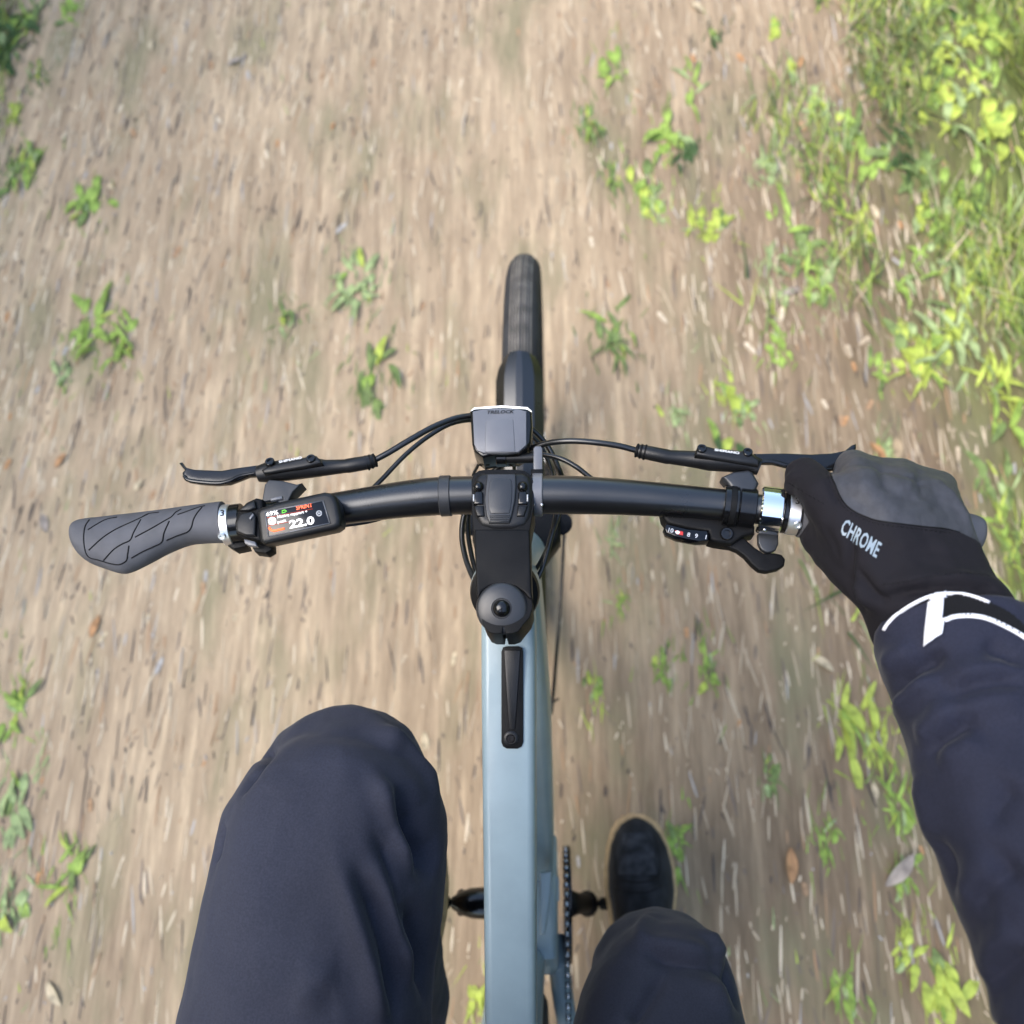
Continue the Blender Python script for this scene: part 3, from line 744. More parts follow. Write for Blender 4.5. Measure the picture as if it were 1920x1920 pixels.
# ---- cranks, pedals, chainring, chain
BB = np.array([0, 0, .295])
cr_t = np.array([-.086, .012, .295 + .168]); cr_b = np.array([.094, -.012, .295 - .168])
def crank(end, s):
    c0 = BB + np.array([s * .062, 0, 0])
    st = []
    for t, hy in ((-.06, .012), (0, .0185), (.25, .0155), (.8, .0135), (1.0, .0150), (1.06, .010)):
        c = c0 + (end - c0) * t; st.append(c)
    rings = []
    hs = (.010, .0185, .0155, .0150, .0165, .009)
    for c, h in zip(st, hs):
        a = np.linspace(0, 2 * math.pi, 20, endpoint=False)
        rings.append(c + np.stack([.0085 * np.cos(a) * (.7 if h < .0105 else 1), h * np.sin(a), np.zeros(20)], -1))
    v, f = ringgeo(rings)
    o = pyd('crank_arm', v, f, 'matte', bike)
    ax0 = end + np.array([s * .006, 0, 0]); ax1 = end + np.array([s * .10, 0, 0])
    pd = tube('pedal', [ax0, ax0 + np.array([s * .008, 0, 0]), ax0 + np.array([s * .012, 0, 0]), ax1], [.0045, .0045, .010, .010], 'matte', bike, 16, 1)
    solid('pedal_body', [ax0 + np.array([s * x, y, .011]) for x, y in ((.034, -.040), (.040, -.045), (.092, -.045), (.1, -.038), (.1, .038), (.092, .045), (.040, .045), (.034, .040))], (0, 0, 1), .022, 'matte', pd, .003)
    return o
crank(cr_t, -1); crank(cr_b, 1)
# round crank ends as seen from above
lathe('crank_boss', [(.0001, .0235), (.010, .022), (.018, .015), (.0205, .006), (.0195, 0), (.018, -.004)], cr_b + np.array([-.010, 0, .008]), (1, 0, 0), 'matte', bike, 32)
lathe('crank_boss', [(.0001, .036), (.007, .034), (.0145, .022), (.0185, .008), (.0195, -.004), (.0195, -.02)], cr_t + np.array([.022, 0, .004]), (-1, 0, 0), 'gloss', bike, 32)
CHX = .0535
rr = []
tt_ = np.linspace(0, 2 * math.pi, 38 * 4, endpoint=False)
rads = .0735 + .003 * np.cos(tt_ * 38)
rings = [BB + np.stack([np.full(len(tt_), CHX + x), r_ * np.cos(tt_), r_ * np.sin(tt_)], -1) for x, r_ in ((-.0011, .03), (-.0011, rads), (.0011, rads), (.0011, .03))]
v, f = ringgeo(rings + rings[:1], cap=False); nn_ = len(tt_); f = [tuple(i % (4 * nn_) for i in q) for q in f]
ring_ = pyd('chainring', v[:4 * nn_], f, 'gloss', bike, auto=40)
lathe('chainring_guard', [(.02, .0035), (.079, .0035), (.0805, .0045), (.0805, .0065), (.078, .0075), (.02, .0075)], BB + np.array([CHX, 0, 0]), (1, 0, 0), 'gloss', bike, 64)
COG = np.array([CHX - .004, -.46, .356])
lathe('rear_sprocket', [(.012, -.016), (.036, -.016), (.04, -.002), (.044, .0), (.044, .002), (.012, .004)], COG, (1, 0, 0), 'steel', bike, 40)
# chain path: round the chainring, back to the sprocket
Rc, Rs = .0765, .044
vec = COG - BB; Ld = math.hypot(vec[1], vec[2]); base = math.atan2(vec[2], vec[1]); off = math.acos((Rc - Rs) / Ld)
path = []
for a in np.linspace(base - off, base - 2 * math.pi + off, 60): path.append(BB + np.array([CHX, Rc * math.cos(a), Rc * math.sin(a)]))
for a in np.linspace(base + off, base - off, 30): path.append(COG + np.array([.004, Rs * math.cos(a), Rs * math.sin(a)]))
path.append(path[0]); path = np.array(path)
sl = np.concatenate([[0], np.cumsum(np.linalg.norm(np.diff(path, axis=0), axis=1))])
NL = int(round(sl[-1] / .0127 / 2)) * 2; pitch = sl[-1] / NL
def onchain(s):
    s = s % sl[-1]; return np.array([np.interp(s, sl, path[:, k]) for k in range(3)])
rv, rf = [], []
for i in range(NL):
    c = onchain(i * pitch); gv, gf = tubegeo(np.array([c - EX * .0030, c + EX * .0030]), .0039, 8)
    k = len(rv); rv += list(gv); rf += [tuple(q + k for q in fq) for fq in gf]
chain = pyd('chain', rv, rf, 'steel', bike); chain['kind'] = 'stuff'
def plate_mesh(outer):
    bm = bmesh.new(); x = .0034 if outer else .0022
    for s in (-1, 1):
        ol = []
        for k in range(16):
            a = 2 * math.pi * k / 16
            yy = math.cos(a) * .0042 + (pitch / 2 if math.cos(a) > 0 else -pitch / 2); zz = math.sin(a) * .0042 * (1 if abs(math.cos(a)) > .3 else .72)
            ol.append((yy, zz))
        a_ = [bm.verts.new((s * x - .0005, y, z)) for y, z in ol]; b_ = [bm.verts.new((s * x + .0005, y, z)) for y, z in ol]
        bm.faces.new(a_); bm.faces.new(b_[::-1])
        for k in range(16): bm.faces.new((a_[k], a_[(k + 1) % 16], b_[(k + 1) % 16], b_[k]))
    bmesh.ops.recalc_face_normals(bm, faces=bm.faces)
    me = bpy.data.meshes.new('chain_link'); bm.to_mesh(me); bm.free(); me.materials.append(M['gloss']); return me
PM = [plate_mesh(False), plate_mesh(True)]
for i in range(NL):
    a, b = onchain(i * pitch), onchain((i + 1) * pitch); c = (a + b) / 2; dv = b - a
    o = bpy.data.objects.new('chain_link', PM[i % 2]); COL.objects.link(o); o.parent = chain
    o.location = c; o.rotation_euler = (math.atan2(dv[2], dv[1]), 0, 0)

# ================================================================== RIDER
rider = thing('person', 'rider in navy trousers and jacket with one gloved hand on the grip', 'person', (0, -.22, .96))

def legring(v, ul, ur, zm, hu, hd, n=32, sq=.85):
    a, b = aZ(ul, v, zm), aZ(ur, v, zm); c = (a + b) / 2; hx = (b[0] - a[0]) / 2
    t = np.linspace(0, 2 * math.pi, n, endpoint=False); ct, st = np.cos(t), np.sin(t)
    x = np.sign(ct) * np.abs(ct) ** sq * hx; z = np.sign(st) * np.abs(st) ** sq * np.where(st > 0, hu, hd)
    return np.stack([c[0] + x, np.full(n, c[1]), zm + z], -1)
def freering(c, hx, hu, hd, n=32):
    t = np.linspace(0, 2 * math.pi, n, endpoint=False)
    return np.stack([c[0] + hx * np.cos(t), np.full(n, c[1]), c[2] + np.sin(t) * np.where(np.sin(t) > 0, hu, hd)], -1)
ZL = .885
Lr = [(1374, 602, 655, ZL, .018, .02), (1378, 576, 690, ZL, .042, .05), (1391, 550, 722, ZL, .056, .07), (1412, 522, 755, ZL, .070, .09), (1437, 488, 792, ZL, .078, .10), (1480, 460, 822, ZL, .084, .105), (1523, 434, 836, ZL, .087, .105), (1572, 420, 839, ZL, .089, .10),
      (1640, 408, 834, ZL, .090, .09), (1720, 391, 826, ZL, .091, .088), (1800, 374, 816, ZL, .092, .088), (1920, 348, 806, ZL, .094, .09)]
rl = [legring(*q) for q in Lr] + [freering((-.145, -.11, .90), .108, .10, .09), freering((-.115, -.20, .925), .105, .10, .09), freering((-.09, -.26, .94), .09, .09, .09)]
ZR = .715
Rr = [(1722, 1224, 1268, ZR, .012, .02), (1727, 1198, 1298, ZR, .032, .045), (1740, 1170, 1327, ZR, .046, .07), (1762, 1146, 1346, ZR, .056, .09), (1795, 1124, 1363, ZR + .004, .063, .10), (1832, 1103, 1377, ZR + .012, .068, .10), (1876, 1085, 1388, ZR + .022, .072, .09), (1930, 1070, 1398, ZR + .036, .076, .085)]
rr_ = [legring(*q) for q in Rr] + [freering((.137, -.12, .80), .092, .082, .085), freering((.118, -.19, .86), .1, .09, .09), freering((.09, -.26, .93), .095, .09, .09)]
kneeL, ankL = np.array([-.155, .13, .87]), np.array([-.150, -.085, .585])
kneeR, ankR = np.array([.147, -.045, .69]), np.array([.168, -.085, .265])
geos = [ringgeo(rl), ringgeo(rr_)]
geos += chain_caps([kneeL, kneeL * .5 + ankL * .5 + np.array([-.01, 0, 0]), ankL], [.085, .078, .066])
geos += chain_caps([kneeR, kneeR * .5 + ankR * .5, ankR], [.072, .072, .062])
geos += chain_caps([(-.09, -.25, .94), (.09, -.25, .94)], [.115, .115]) + chain_caps([(-.06, -.25, .96), (-.06, -.22, 1.05)], [.10, .12]) + chain_caps([(.06, -.25, .96), (.06, -.22, 1.05)], [.10, .12])
me = remesh(geos, .0034, 14)
strokes(me, [
    # left knee: hollow on the inner side, ridges running up to it
    ([(742, 1470), (775, 1545), (806, 1600), (822, 1640)], .017, -.017),
    ([(700, 1445), (732, 1510), (768, 1580), (790, 1640)], .0085, .0075),
    ([(690, 1360), (745, 1392), (795, 1450), (826, 1500)], .012, .006),
    ([(660, 1620), (690, 1690), (716, 1780), (735, 1860), (745, 1915)], .0085, -.0075),
    ([(628, 1600), (662, 1690), (690, 1780), (712, 1870), (722, 1915)], .010, .0075),
    ([(705, 1590), (740, 1680), (765, 1770), (775, 1860)], .010, .0055),
    ([(700, 1560), (728, 1610), (752, 1690), (772, 1780)], .007, -.0065),
    ([(765, 1690), (792, 1770), (800, 1880)], .012, -.010),
    ([(508, 1402), (486, 1438), (458, 1492)], .0065, -.011),
    ([(420, 1545), (412, 1580), (405, 1618)], .005, -.007),
    ([(520, 1420), (490, 1490), (470, 1600), (440, 1760)], .03, .004),
    ([(560, 1900), (590, 1840), (640, 1830)], .012, .003),
    # right knee
    ([(1205, 1775), (1240, 1792), (1290, 1803), (1345, 1812), (1375, 1850)], .010, -.0075),
    ([(1195, 1760), (1250, 1772), (1310, 1785), (1355, 1805)], .010, .005),
    ([(1255, 1808), (1228, 1850), (1195, 1900), (1180, 1918)], .008, -.006),
    ([(1225, 1700), (1206, 1740), (1200, 1780)], .009, .004),
    ([(1320, 1715), (1352, 1770), (1375, 1840), (1388, 1900)], .009, -.007),
    ([(1290, 1700), (1330, 1755), (1355, 1800)], .010, .005),
    ([(1330, 1830), (1350, 1870), (1362, 1915)], .012, .004),
])
wrinkle(me, .0022, 13, seed=3); wrinkle(me, .0010, 34, (1, .55, 1), seed=4)
trousers = link('trousers', me, 'trouser', rider)

# shoes
def shoe(toe, heel, width, zbot, s):
    toe = np.asarray(toe, float); heel = np.asarray(heel, float); L = np.linalg.norm(toe - heel); d = (toe - heel) / L
    x = np.cross(d, (0, 0, 1.)); x /= np.linalg.norm(x)
    upz = np.cross(x, d)
    prof = [(0., .16, .012, .0), (.015, .33, .028, 0), (.04, .53, .040, 0), (.09, .72, .050, 0), (.17, .88, .059, 0), (.28, .98, .068, 0), (.40, 1.0, .078, 0), (.52, .90, .092, .0), (.66, .78, .10, 0), (.82, .72, .10, 0), (.94, .62, .095, 0), (.99, .40, .08, 0)]
    def body(grow, zt, zb):
        rings = []
        t = np.linspace(0, 2 * math.pi, 32, endpoint=False); ct, st = np.cos(t), np.sin(t)
        for q, wf, h, sh in prof:
            c = toe - d * L * q + d * grow * (1 if q < .1 else 0)
            hw = width / 2 * wf + grow
            curve = s * .006 * math.sin(math.pi * q)
            xx = np.sign(ct) * np.abs(ct) ** .85 * hw + curve
            hz = (h if zt is None else zt)
            zz = np.where(st > 0, hz * np.abs(st) ** (.8 if zt is None else .3), -zb * np.abs(st) ** .3)
            rings.append(c + xx[:, None] * x + zz[:, None] * upz)
        return ringgeo(rings)
    v, f = body(-.003, None, .002); o = pyd('shoe', v, f, 'shoe', rider, auto=60)
    v, f = body(.0030, .009, .016); pyd('sole', v, f, 'sole', o, auto=60)
    # toe cap seam and laces
    return o
shR = shoe(aZ(1192, 1530, .150), (.166, -.160, .165), .112, .14, 1)
shL = shoe((-.146, .115, .50), (-.150, -.165, .52), .104, .48, -1)
# shoe tongue patch and stitching
tr = bvh(shR)
def on_sh(L, lift): 
    out = [hit(tr, u, v, lift) for u, v in L]; return [p for p in out if p is not None]
SEAM = [[(1158, 1562), (1153, 1600), (1158, 1645), (1176, 1652), (1200, 1654), (1222, 1650), (1236, 1640), (1236, 1600), (1226, 1565)], [(1152, 1662), (1180, 1672), (1215, 1672), (1244, 1660)]]
for L in SEAM:
    pts = on_sh(catmull(L, 5), .0002)
    if len(pts) > 2:
        v, f = tubegeo(np.array(pts), .0009, 6); pyd('shoe_seam', v, f, 'groove', shR)
# lighter worn toe panel
tv, tf = [], []
for i in range(9):
    for j in range(9):
        u_ = 1164 + 62 * j / 8; v_ = 1562 + 78 * i / 8; h = hit(tr, u_ + (4 - i) * (j - 4) * -.3, v_, .0007); tv.append(h if h is not None else aZ(u_, v_, .2))
for i in range(8):
    for j in range(8): tf.append((i * 9 + j, i * 9 + j + 1, i * 9 + 10 + j, i * 9 + 9 + j))
M['shoepanel'] = mat('worn_grey_suede', (.030, .032, .038), .85, spec=.15, noise=.5, nscale=60, bump=.3, bscale=400)
pyd('toe_panel', tv, tf, 'shoepanel', shR)

# jacket: torso, right sleeve, left sleeve raised towards the phone
def sleevering(v, ul, z, hx, hz, tilt=0., lean=.12, n=36):
    a = aZ(ul, v, z); c = np.array([a[0] + hx, a[1], z])
    t = np.linspace(0, 2 * math.pi, n, endpoint=False)
    e1 = np.array([math.cos(tilt), math.sin(tilt), 0]); e2 = np.array([0, lean, math.sqrt(1 - lean * lean)])
    return c + np.cos(t)[:, None] * hx * e1 + np.sin(t)[:, None] * hz * e2
SLV = [(1186, 1639, 1.088, .0595, .0470, -.06, .42), (1205, 1644, 1.088, .0605, .0485, -.06, .40), (1240, 1653, 1.090, .0620, .050, -.06, .34), (1275, 1664, 1.093, .0640, .051, -.06, .26), (1330, 1688, 1.097, .0645, .053, -.05, .2), (1400, 1710, 1.102, .0650, .054, -.04), (1470, 1722, 1.107, .066, .056, -.03), (1560, 1752, 1.113, .067, .058, 0), (1660, 1788, 1.120, .067, .060, 0), (1760, 1832, 1.127, .067, .061, 0), (1850, 1864, 1.133, .067, .062, 0), (1930, 1872, 1.139, .068, .063, 0)]
sl_ = [sleevering(*q) for q in SLV]
elbR = np.array([.372, -.045, 1.155]); shdR = np.array([.19, -.24, 1.44])
elbL = np.array([-.36, -.06, 1.40]); shdL = np.array([-.19, -.24, 1.44]); wrL = np.array([-.10, .075, 1.655])
geos = [ringgeo(sl_)] + chain_caps([sl_[-1].mean(0), elbR], [.060, .064]) + chain_caps([elbR, elbR * .45 + shdR * .55 + np.array([.02, -.03, 0]), shdR], [.064, .068, .082])
geos += chain_caps([shdL, shdL * .5 + elbL * .5, elbL], [.082, .070, .062]) + chain_caps([elbL, wrL], [.060, .046])
for x in np.linspace(-.1, .1, 13):
    geos += chain_caps([(x, -.235, 1.04), (x * 1.1, -.21, 1.2), (x * 1.25, -.235, 1.36), (x * 1.2, -.26, 1.44)], [.115, .115, .11, .08])
geos += chain_caps([shdL, shdR], [.075, .075]) + chain_caps([(0, -.25, 1.46), (0, -.22, 1.53)], [.06, .052])
me = remesh(geos, .0030, 14)
strokes(me, [
    ([(1662, 1345), (1678, 1305), (1705, 1270), (1738, 1240), (1775, 1222)], .0060, -.0085),
    ([(1676, 1350), (1692, 1315), (1720, 1285), (1760, 1262)], .0080, .0060),
    ([(1650, 1260), (1680, 1235), (1720, 1215)], .0080, .0035),
    ([(1770, 1312), (1820, 1288), (1880, 1276), (1925, 1280)], .0080, -.0065),
    ([(1775, 1295), (1820, 1266), (1880, 1254), (1925, 1258)], .0100, .0055),
    ([(1790, 1345), (1830, 1320), (1890, 1308), (1925, 1312)], .0090, .0040),
    ([(1735, 1412), (1765, 1392), (1800, 1368), (1832, 1340)], .0070, -.0060),
    ([(1725, 1395), (1755, 1360), (1795, 1310)], .0100, .0050),
    ([(1760, 1430), (1800, 1402), (1840, 1375)], .0090, .0040),
    ([(1840, 1205), (1880, 1222), (1925, 1245)], .0080, -.0050),
    ([(1720, 1450), (1735, 1520), (1760, 1600)], .0120, .0035),
    ([(1745, 1560), (1775, 1610), (1795, 1680)], .0080, -.0045),
    ([(1805, 1735), (1840, 1680), (1878, 1640), (1920, 1620)], .0090, -.0055),
    ([(1795, 1700), (1835, 1650), (1880, 1615)], .0110, .0045),
    ([(1850, 1560), (1880, 1500), (1915, 1470)], .0090, -.0040),
    ([(1835, 1880), (1870, 1820), (1925, 1775)], .0100, -.0075),
    ([(1825, 1850), (1865, 1792), (1915, 1752)], .0110, .0055),
])
wrinkle(me, .0020, 15, seed=9); wrinkle(me, .0010, 36, (.6, 1, 1), seed=2)
jacket = link('jacket', me, 'jacket', rider)
jt = bvh(jacket)

# ---- head, and the left glove holding the phone that takes the picture
M['skin'] = mat('skin', (.42, .26, .19), .55, spec=.35, noise=.08, nscale=60)
M['hair'] = mat('brown_hair', (.035, .022, .014), .6, noise=.4, nscale=120, stretch=(1, .2, .2))
HC = np.array([0, -.185, 1.655])
def ell(c, rx, ry, rz, n=24, m_=14):
    rings = []
    for a in np.linspace(-math.pi / 2 + .05, math.pi / 2 - .05, m_):
        t = np.linspace(0, 2 * math.pi, n, endpoint=False)
        rings.append(np.asarray(c) + np.stack([rx * math.cos(a) * np.cos(t), ry * math.cos(a) * np.sin(t), np.full(n, rz * math.sin(a))], -1))
    return ringgeo(rings)
hg = [ell(HC + np.array([0, -.01, .03]), .076, .094, .088), ell(HC + np.array([0, .02, -.045]), .056, .062, .062), capsule(HC + np.array([0, .074, .012]), .009, HC + np.array([0, .098, -.014]), .014),
      capsule((0, -.215, 1.50), .055, HC + np.array([0, -.02, -.02]), .058), capsule(HC + np.array([-.018, .080, -.050]), .007, HC + np.array([.018, .080, -.050]), .007), capsule(HC + np.array([-.035, .075, .030]), .009, HC + np.array([.035, .075, .030]), .009)]
for sx in (-1, 1): hg.append(ell(HC + np.array([sx * .078, -.012, .0]), .009, .020, .032, 14, 8))
head = link('head', remesh(hg, .0045, 6), 'skin', rider)
v, f = ell(HC + np.array([0, -.022, .044]), .084, .098, .088); pyd('hair', v, f, 'hair', head)
for sx in (-1, 1):
    v, f = ell(HC + np.array([sx * .031, .070, .012]), .012, .010, .008, 16, 8); pyd('eye', v, f, 'white', head)
    v, f = ell(HC + np.array([sx * .031, .0785, .012]), .005, .003, .005, 12, 6); pyd('iris', v, f, 'gloss', head)
PC = CAM - FW * .016 - UP * .056
ph = [PC + RT * x + UP * y for x, y in ((-.036, -.074), (-.032, -.078), (.032, -.078), (.036, -.074), (.036, .074), (.032, .078), (-.032, .078), (-.036, .074))]
phone = solid('smartphone', ph, FW, .0085, 'gloss', None, .002)
phone['label'] = 'black smartphone held up by the rider in the raised left glove'; phone['category'] = 'phone'
q = lambda x, y, z: PC + RT * x + UP * y - FW * z
lh = [capsule(wrL, .030, q(-.062, -.045, .012), .026), capsule(q(-.062, -.065, .012), .022, q(-.058, -.02, .012), .021)]
for k, yy in enumerate((-.068, -.048, -.029, -.012)):
    lh += chain_caps([q(-.058, yy, .012), q(-.050, yy, -.010), q(-.030, yy, -.019 + .0), q(-.012, yy - .002, -.0175)], [.012, .0108, .0098, .0088])
lh += chain_caps([q(-.058, -.060, .018), q(-.046, -.020, .024), q(-.030, .004, .0195)], [.016, .0125, .0105])
glm = remesh(lh, .0028, 5)
glm.attributes.new('panel', 'FLOAT', 'POINT').data.foreach_set('value', np.full(len(glm.vertices), -.01, np.float32))
link('glove', glm, 'glove', rider)

# ---- right glove
G = lambda u, v, z: aZ(u, v, z)
mcp = [G(1545, 932, 1.086), G(1618, 915, 1.094), G(1692, 922, 1.090), G(1760, 942, 1.080)]
pip = [G(1508, 892, 1.060), G(1600, 876, 1.064), G(1688, 892, 1.060), G(1762, 912, 1.054)]
dip = [G(1500, 915, 1.022), G(1590, 905, 1.020), G(1678, 915, 1.018), G(1752, 935, 1.018)]
tip = [G(1508, 975, 1.012), G(1596, 985, 1.010), G(1680, 995, 1.010), G(1750, 1000, 1.010)]
car = [G(1668, 1110, 1.098), G(1715, 1108, 1.106), G(1765, 1108, 1.106), G(1812, 1105, 1.098)]
rad = [(.0165, .0150, .0132, .0122), (.0170, .0150, .0135, .0122), (.0168, .0145, .0130, .0118), (.0152, .0132, .0120, .0110)]
geos = []
for i in range(4):
    geos += chain_caps([mcp[i], pip[i], dip[i], tip[i]], rad[i])
    geos.append(capsule(car[i], .0205, mcp[i], rad[i][0] + .0005))
    if i < 3:
        for t in (.33, .66):
            a = mcp[i] * (1 - t) + mcp[i + 1] * t; b = car[i] * (1 - t) + car[i + 1] * t; pp = pip[i] * (1 - t) + pip[i + 1] * t
            geos.append(capsule(b, .0205, a, .0165)); 
            if i: geos.append(capsule(a, .0160, pp, .0128))
# palm heel on the grip, thumb round the inner side
geos += [capsule(G(1640, 1050, 1.075), .024, G(1790, 1060, 1.076), .022), capsule(G(1620, 1000, 1.078), .02, G(1770, 1000, 1.074), .02)]
thumb = [G(1652, 1098, 1.086), G(1592, 1052, 1.074), G(1545, 1010, 1.056), G(1528, 985, 1.034), G(1540, 950, 1.018), G(1580, 940, 1.012)]
geos += chain_caps(thumb, [.023, .0205, .0165, .0145, .0132, .0115])
geos += [capsule(G(1562, 1000, 1.068), .0150, G(1545, 945, 1.076), .0155), capsule(G(1590, 1040, 1.076), .019, G(1560, 960, 1.078), .0160)]
# wrist and gauntlet
gaunt = []
for v_, ul, ur, zm, hz, ln in ((1085, 1592, 1858, 1.090, .029, .1), (1120, 1612, 1880, 1.089, .036, .25), (1150, 1628, 1894, 1.088, .0405, .38), (1186, 1641, 1906, 1.088, .0435, .42)):
    rg = legring(v_, ul, ur, zm, hz, hz, 32, .95); rg[:, 1] += (rg[:, 2] - zm) * ln; gaunt.append(rg)
geos.append(ringgeo(gaunt))
me = remesh(geos, .0026, 9)
strokes(me, [
    ([(1545, 866), (1553, 890), (1566, 925), (1580, 945)], .0028, -.0022),
    ([(1600, 985), (1594, 1030), (1588, 1065), (1600, 1110), (1622, 1148)], .0038, -.0042),
    ([(1602, 1062), (1622, 1092), (1645, 1120), (1668, 1128)], .0035, -.0035),
    ([(1606, 1085), (1615, 1110), (1626, 1140)], .0045, .0035),
    ([(1640, 1130), (1700, 1112), (1770, 1098), (1850, 1098), (1890, 1112)], .005, -.005),
    ([(1650, 1100), (1720, 1090), (1800, 1080), (1865, 1085)], .006, .0025),
    ([(1500, 880), (1480, 905), (1492, 935)], .005, .002),
    ([(1760, 900), (1795, 945), (1828, 1000)], .006, .002),
    ([(1650, 930), (1680, 950), (1730, 965)], .012, .0015), ([(1720, 1010), (1760, 1000), (1800, 985)], .008, -.0015),
    ([(1640, 1060), (1700, 1050), (1780, 1045)], .012, -.0015),
    ([(1578, 868), (1640, 872), (1700, 888), (1775, 915)], .006, -.0016),
    ([(1652, 868), (1660, 895), (1664, 925)], .004, -.0022), ([(1725, 880), (1732, 905), (1732, 938)], .004, -.0022),
    ([(1600, 935), (1618, 915), (1640, 905)], .010, .0018), ([(1675, 925), (1695, 912), (1720, 915)], .010, .0018),
    ([(1680, 965), (1700, 940), (1712, 925)], .005, -.0012), ([(1740, 975), (1755, 950), (1775, 935)], .005, -.0014),
    ([(1640, 1010), (1690, 1030), (1750, 1030), (1820, 1050)], .004, -.0012),
    ([(1540, 985), (1560, 1015), (1575, 1060)], .005, -.0016),
])
wrinkle(me, .0012, 30, seed=5); wrinkle(me, .0006, 80, seed=6)
co = getco(me); uv = pix(co)
# grey panel outline in the hand's own surface: sign of a smooth boundary curve
EDGE = np.array([(1549, 850), (1556, 880), (1565, 905), (1572, 925), (1585, 945), (1605, 960), (1640, 974), (1680, 980), (1730, 986), (1770, 990), (1800, 998), (1830, 1012), (1850, 1030), (1900, 1030), (1900, 800), (1549, 800)])
def inpoly(P, poly):
    x, y = P[:, 0], P[:, 1]; c = np.zeros(len(P), bool)
    for i in range(len(poly)):
        (x0, y0), (x1, y1) = poly[i], poly[i - 1]
        k = ((y0 > y) != (y1 > y)) & (x < (x1 - x0) * (y - y0) / (y1 - y0 + 1e-9) + x0); c ^= k
    return c
bd = np.full(len(uv), 1e9)
for i in range(13):
    a, b = EDGE[i], EDGE[i + 1]; dd = b - a; t = np.clip(((uv - a) @ dd) / (dd @ dd), 0, 1); bd = np.minimum(bd, np.linalg.norm(uv - a - t[:, None] * dd, axis=1))
sgn = np.where(inpoly(uv, EDGE), 1, -1) * bd * .00042
sgn = np.where(co[:, 2] > 1.045, sgn, -.01)
at = me.attributes.new('panel', 'FLOAT', 'POINT'); at.data.foreach_set('value', sgn.astype(np.float32))
glove = link('glove', me, 'glove', rider)
gvt = bvh(glove)
# raised seam along the panel edge
def surfline(nm, tree, L, r, m, parent, lift=.0002, flat=1., seg=8, n=6):
    pts = [hit(tree, u, v, lift) for u, v in catmull(L, n)]; pts = np.array([p for p in pts if p is not None])
    v, f = tubegeo(pts, r, seg, flat, upv=(0, 0, 1)); return pyd(nm, v, f, m, parent)
surfline('panel_seam', gvt, [(1550, 872), (1557, 890), (1566, 908), (1573, 926), (1586, 946), (1606, 961), (1641, 975), (1681, 981), (1731, 987), (1771, 991), (1800, 998)], .0005, 'matte', glove, 0)
def stitches(L, step=9):
    c = catmull(L, 10); acc = 0; i = 0; pts = []
    d = np.concatenate([[0], np.cumsum(np.linalg.norm(np.diff(c, axis=0), axis=1))])
    for a in np.arange(0, d[-1] - step * .6, step):
        seg = [hit(gvt, np.interp(a + t, d, c[:, 0]), np.interp(a + t, d, c[:, 1]), .0001) for t in (0, step * .3, step * .6)]
        if any(q is None for q in seg): continue
        pts.append(tubegeo(np.array(seg), .00035, 5))
    v, f = [], []
    for gv, gf in pts:
        k = len(v); v += list(gv); f += [tuple(q + k for q in fq) for fq in gf]
    o = pyd('stitching', v, f, 'groove', glove); o['kind'] = 'stuff'; return o
stitches([(1546, 876), (1552, 894), (1561, 914), (1570, 934), (1584, 952), (1606, 967), (1641, 981), (1681, 987), (1731, 993), (1790, 1000)])
stitches([(1655, 1096), (1700, 1090), (1760, 1078), (1820, 1074), (1862, 1080)])
stitches([(1478, 905), (1510, 925), (1545, 945)])
# CHROME lettering wrapped on the back of the hand
cu = bpy.data.curves.new('lettering', 'FONT'); cu.body = 'CHROME'; cu.resolution_u = 2; cu.offset = .022; cu.space_character = 1.06
to = bpy.data.objects.new('lettering', cu); COL.objects.link(to)
dg = bpy.context.evaluated_depsgraph_get(); lm = bpy.data.meshes.new_from_object(to.evaluated_get(dg)); bpy.data.objects.remove(to)
bm = bmesh.new(); bm.from_mesh(lm)
bmesh.ops.triangulate(bm, faces=bm.faces); bmesh.ops.subdivide_edges(bm, edges=[e for e in bm.edges if e.calc_length() > .12], cuts=3, use_grid_fill=True); bm.to_mesh(lm); bm.free()
co = getco(lm); x = co[:, 0] / co[:, 0].max(); y = co[:, 1] / .69
# baseline from lower left to lower right of the printed word, and its top edge
b0, b1, t0 = np.array([1574., 998.]), np.array([1643., 1046.]), np.array([1585., 972.])
out = []
for a, b in zip(x, y):
    q = b0 + (b1 - b0) * a + (t0 - b0) * b; h = hit(gvt, q[0], q[1], .0005); out.append(h if h is not None else aZ(q[0], q[1], 1.1))
setco(lm, np.array(out)); lm.materials.clear(); link('lettering', lm, 'glovepanel_text', glove, False)
# cuff: rib knit, reflective piping and tab on the jacket sleeve
CU = catmull([(1771, 1119), (1800, 1116), (1830, 1122), (1862, 1134), (1895, 1152), (1940, 1192)], 8)
CD = catmull([(1771, 1165), (1792, 1158), (1822, 1156), (1855, 1163), (1890, 1178), (1945, 1214)], 8)
kv, kf = [], []
for i in range(len(CU)):
    for j in range(13):
        q = CU[i] + (CD[i] - CU[i]) * j / 12; h = hit(jt, q[0], q[1], .0006 + .0009 * (i % 2))
        kv.append(h if h is not None else aZ(q[0], q[1], 1.12))
for i in range(len(CU) - 1):
    for j in range(12): kf.append((i * 13 + j, i * 13 + j + 1, i * 13 + 14 + j, i * 13 + 13 + j))
knit = pyd('knit_cuff', kv, kf, 'knit', jacket)
kt = bvh(knit)
def both(u, v, lift):
    c = [h for h in (hit(jt, u, v, lift), hit(gvt, u, v, lift), hit(kt, u, v, lift)) if h is not None]
    return min(c, key=lambda h: np.linalg.norm(h - CAM)) if c else None
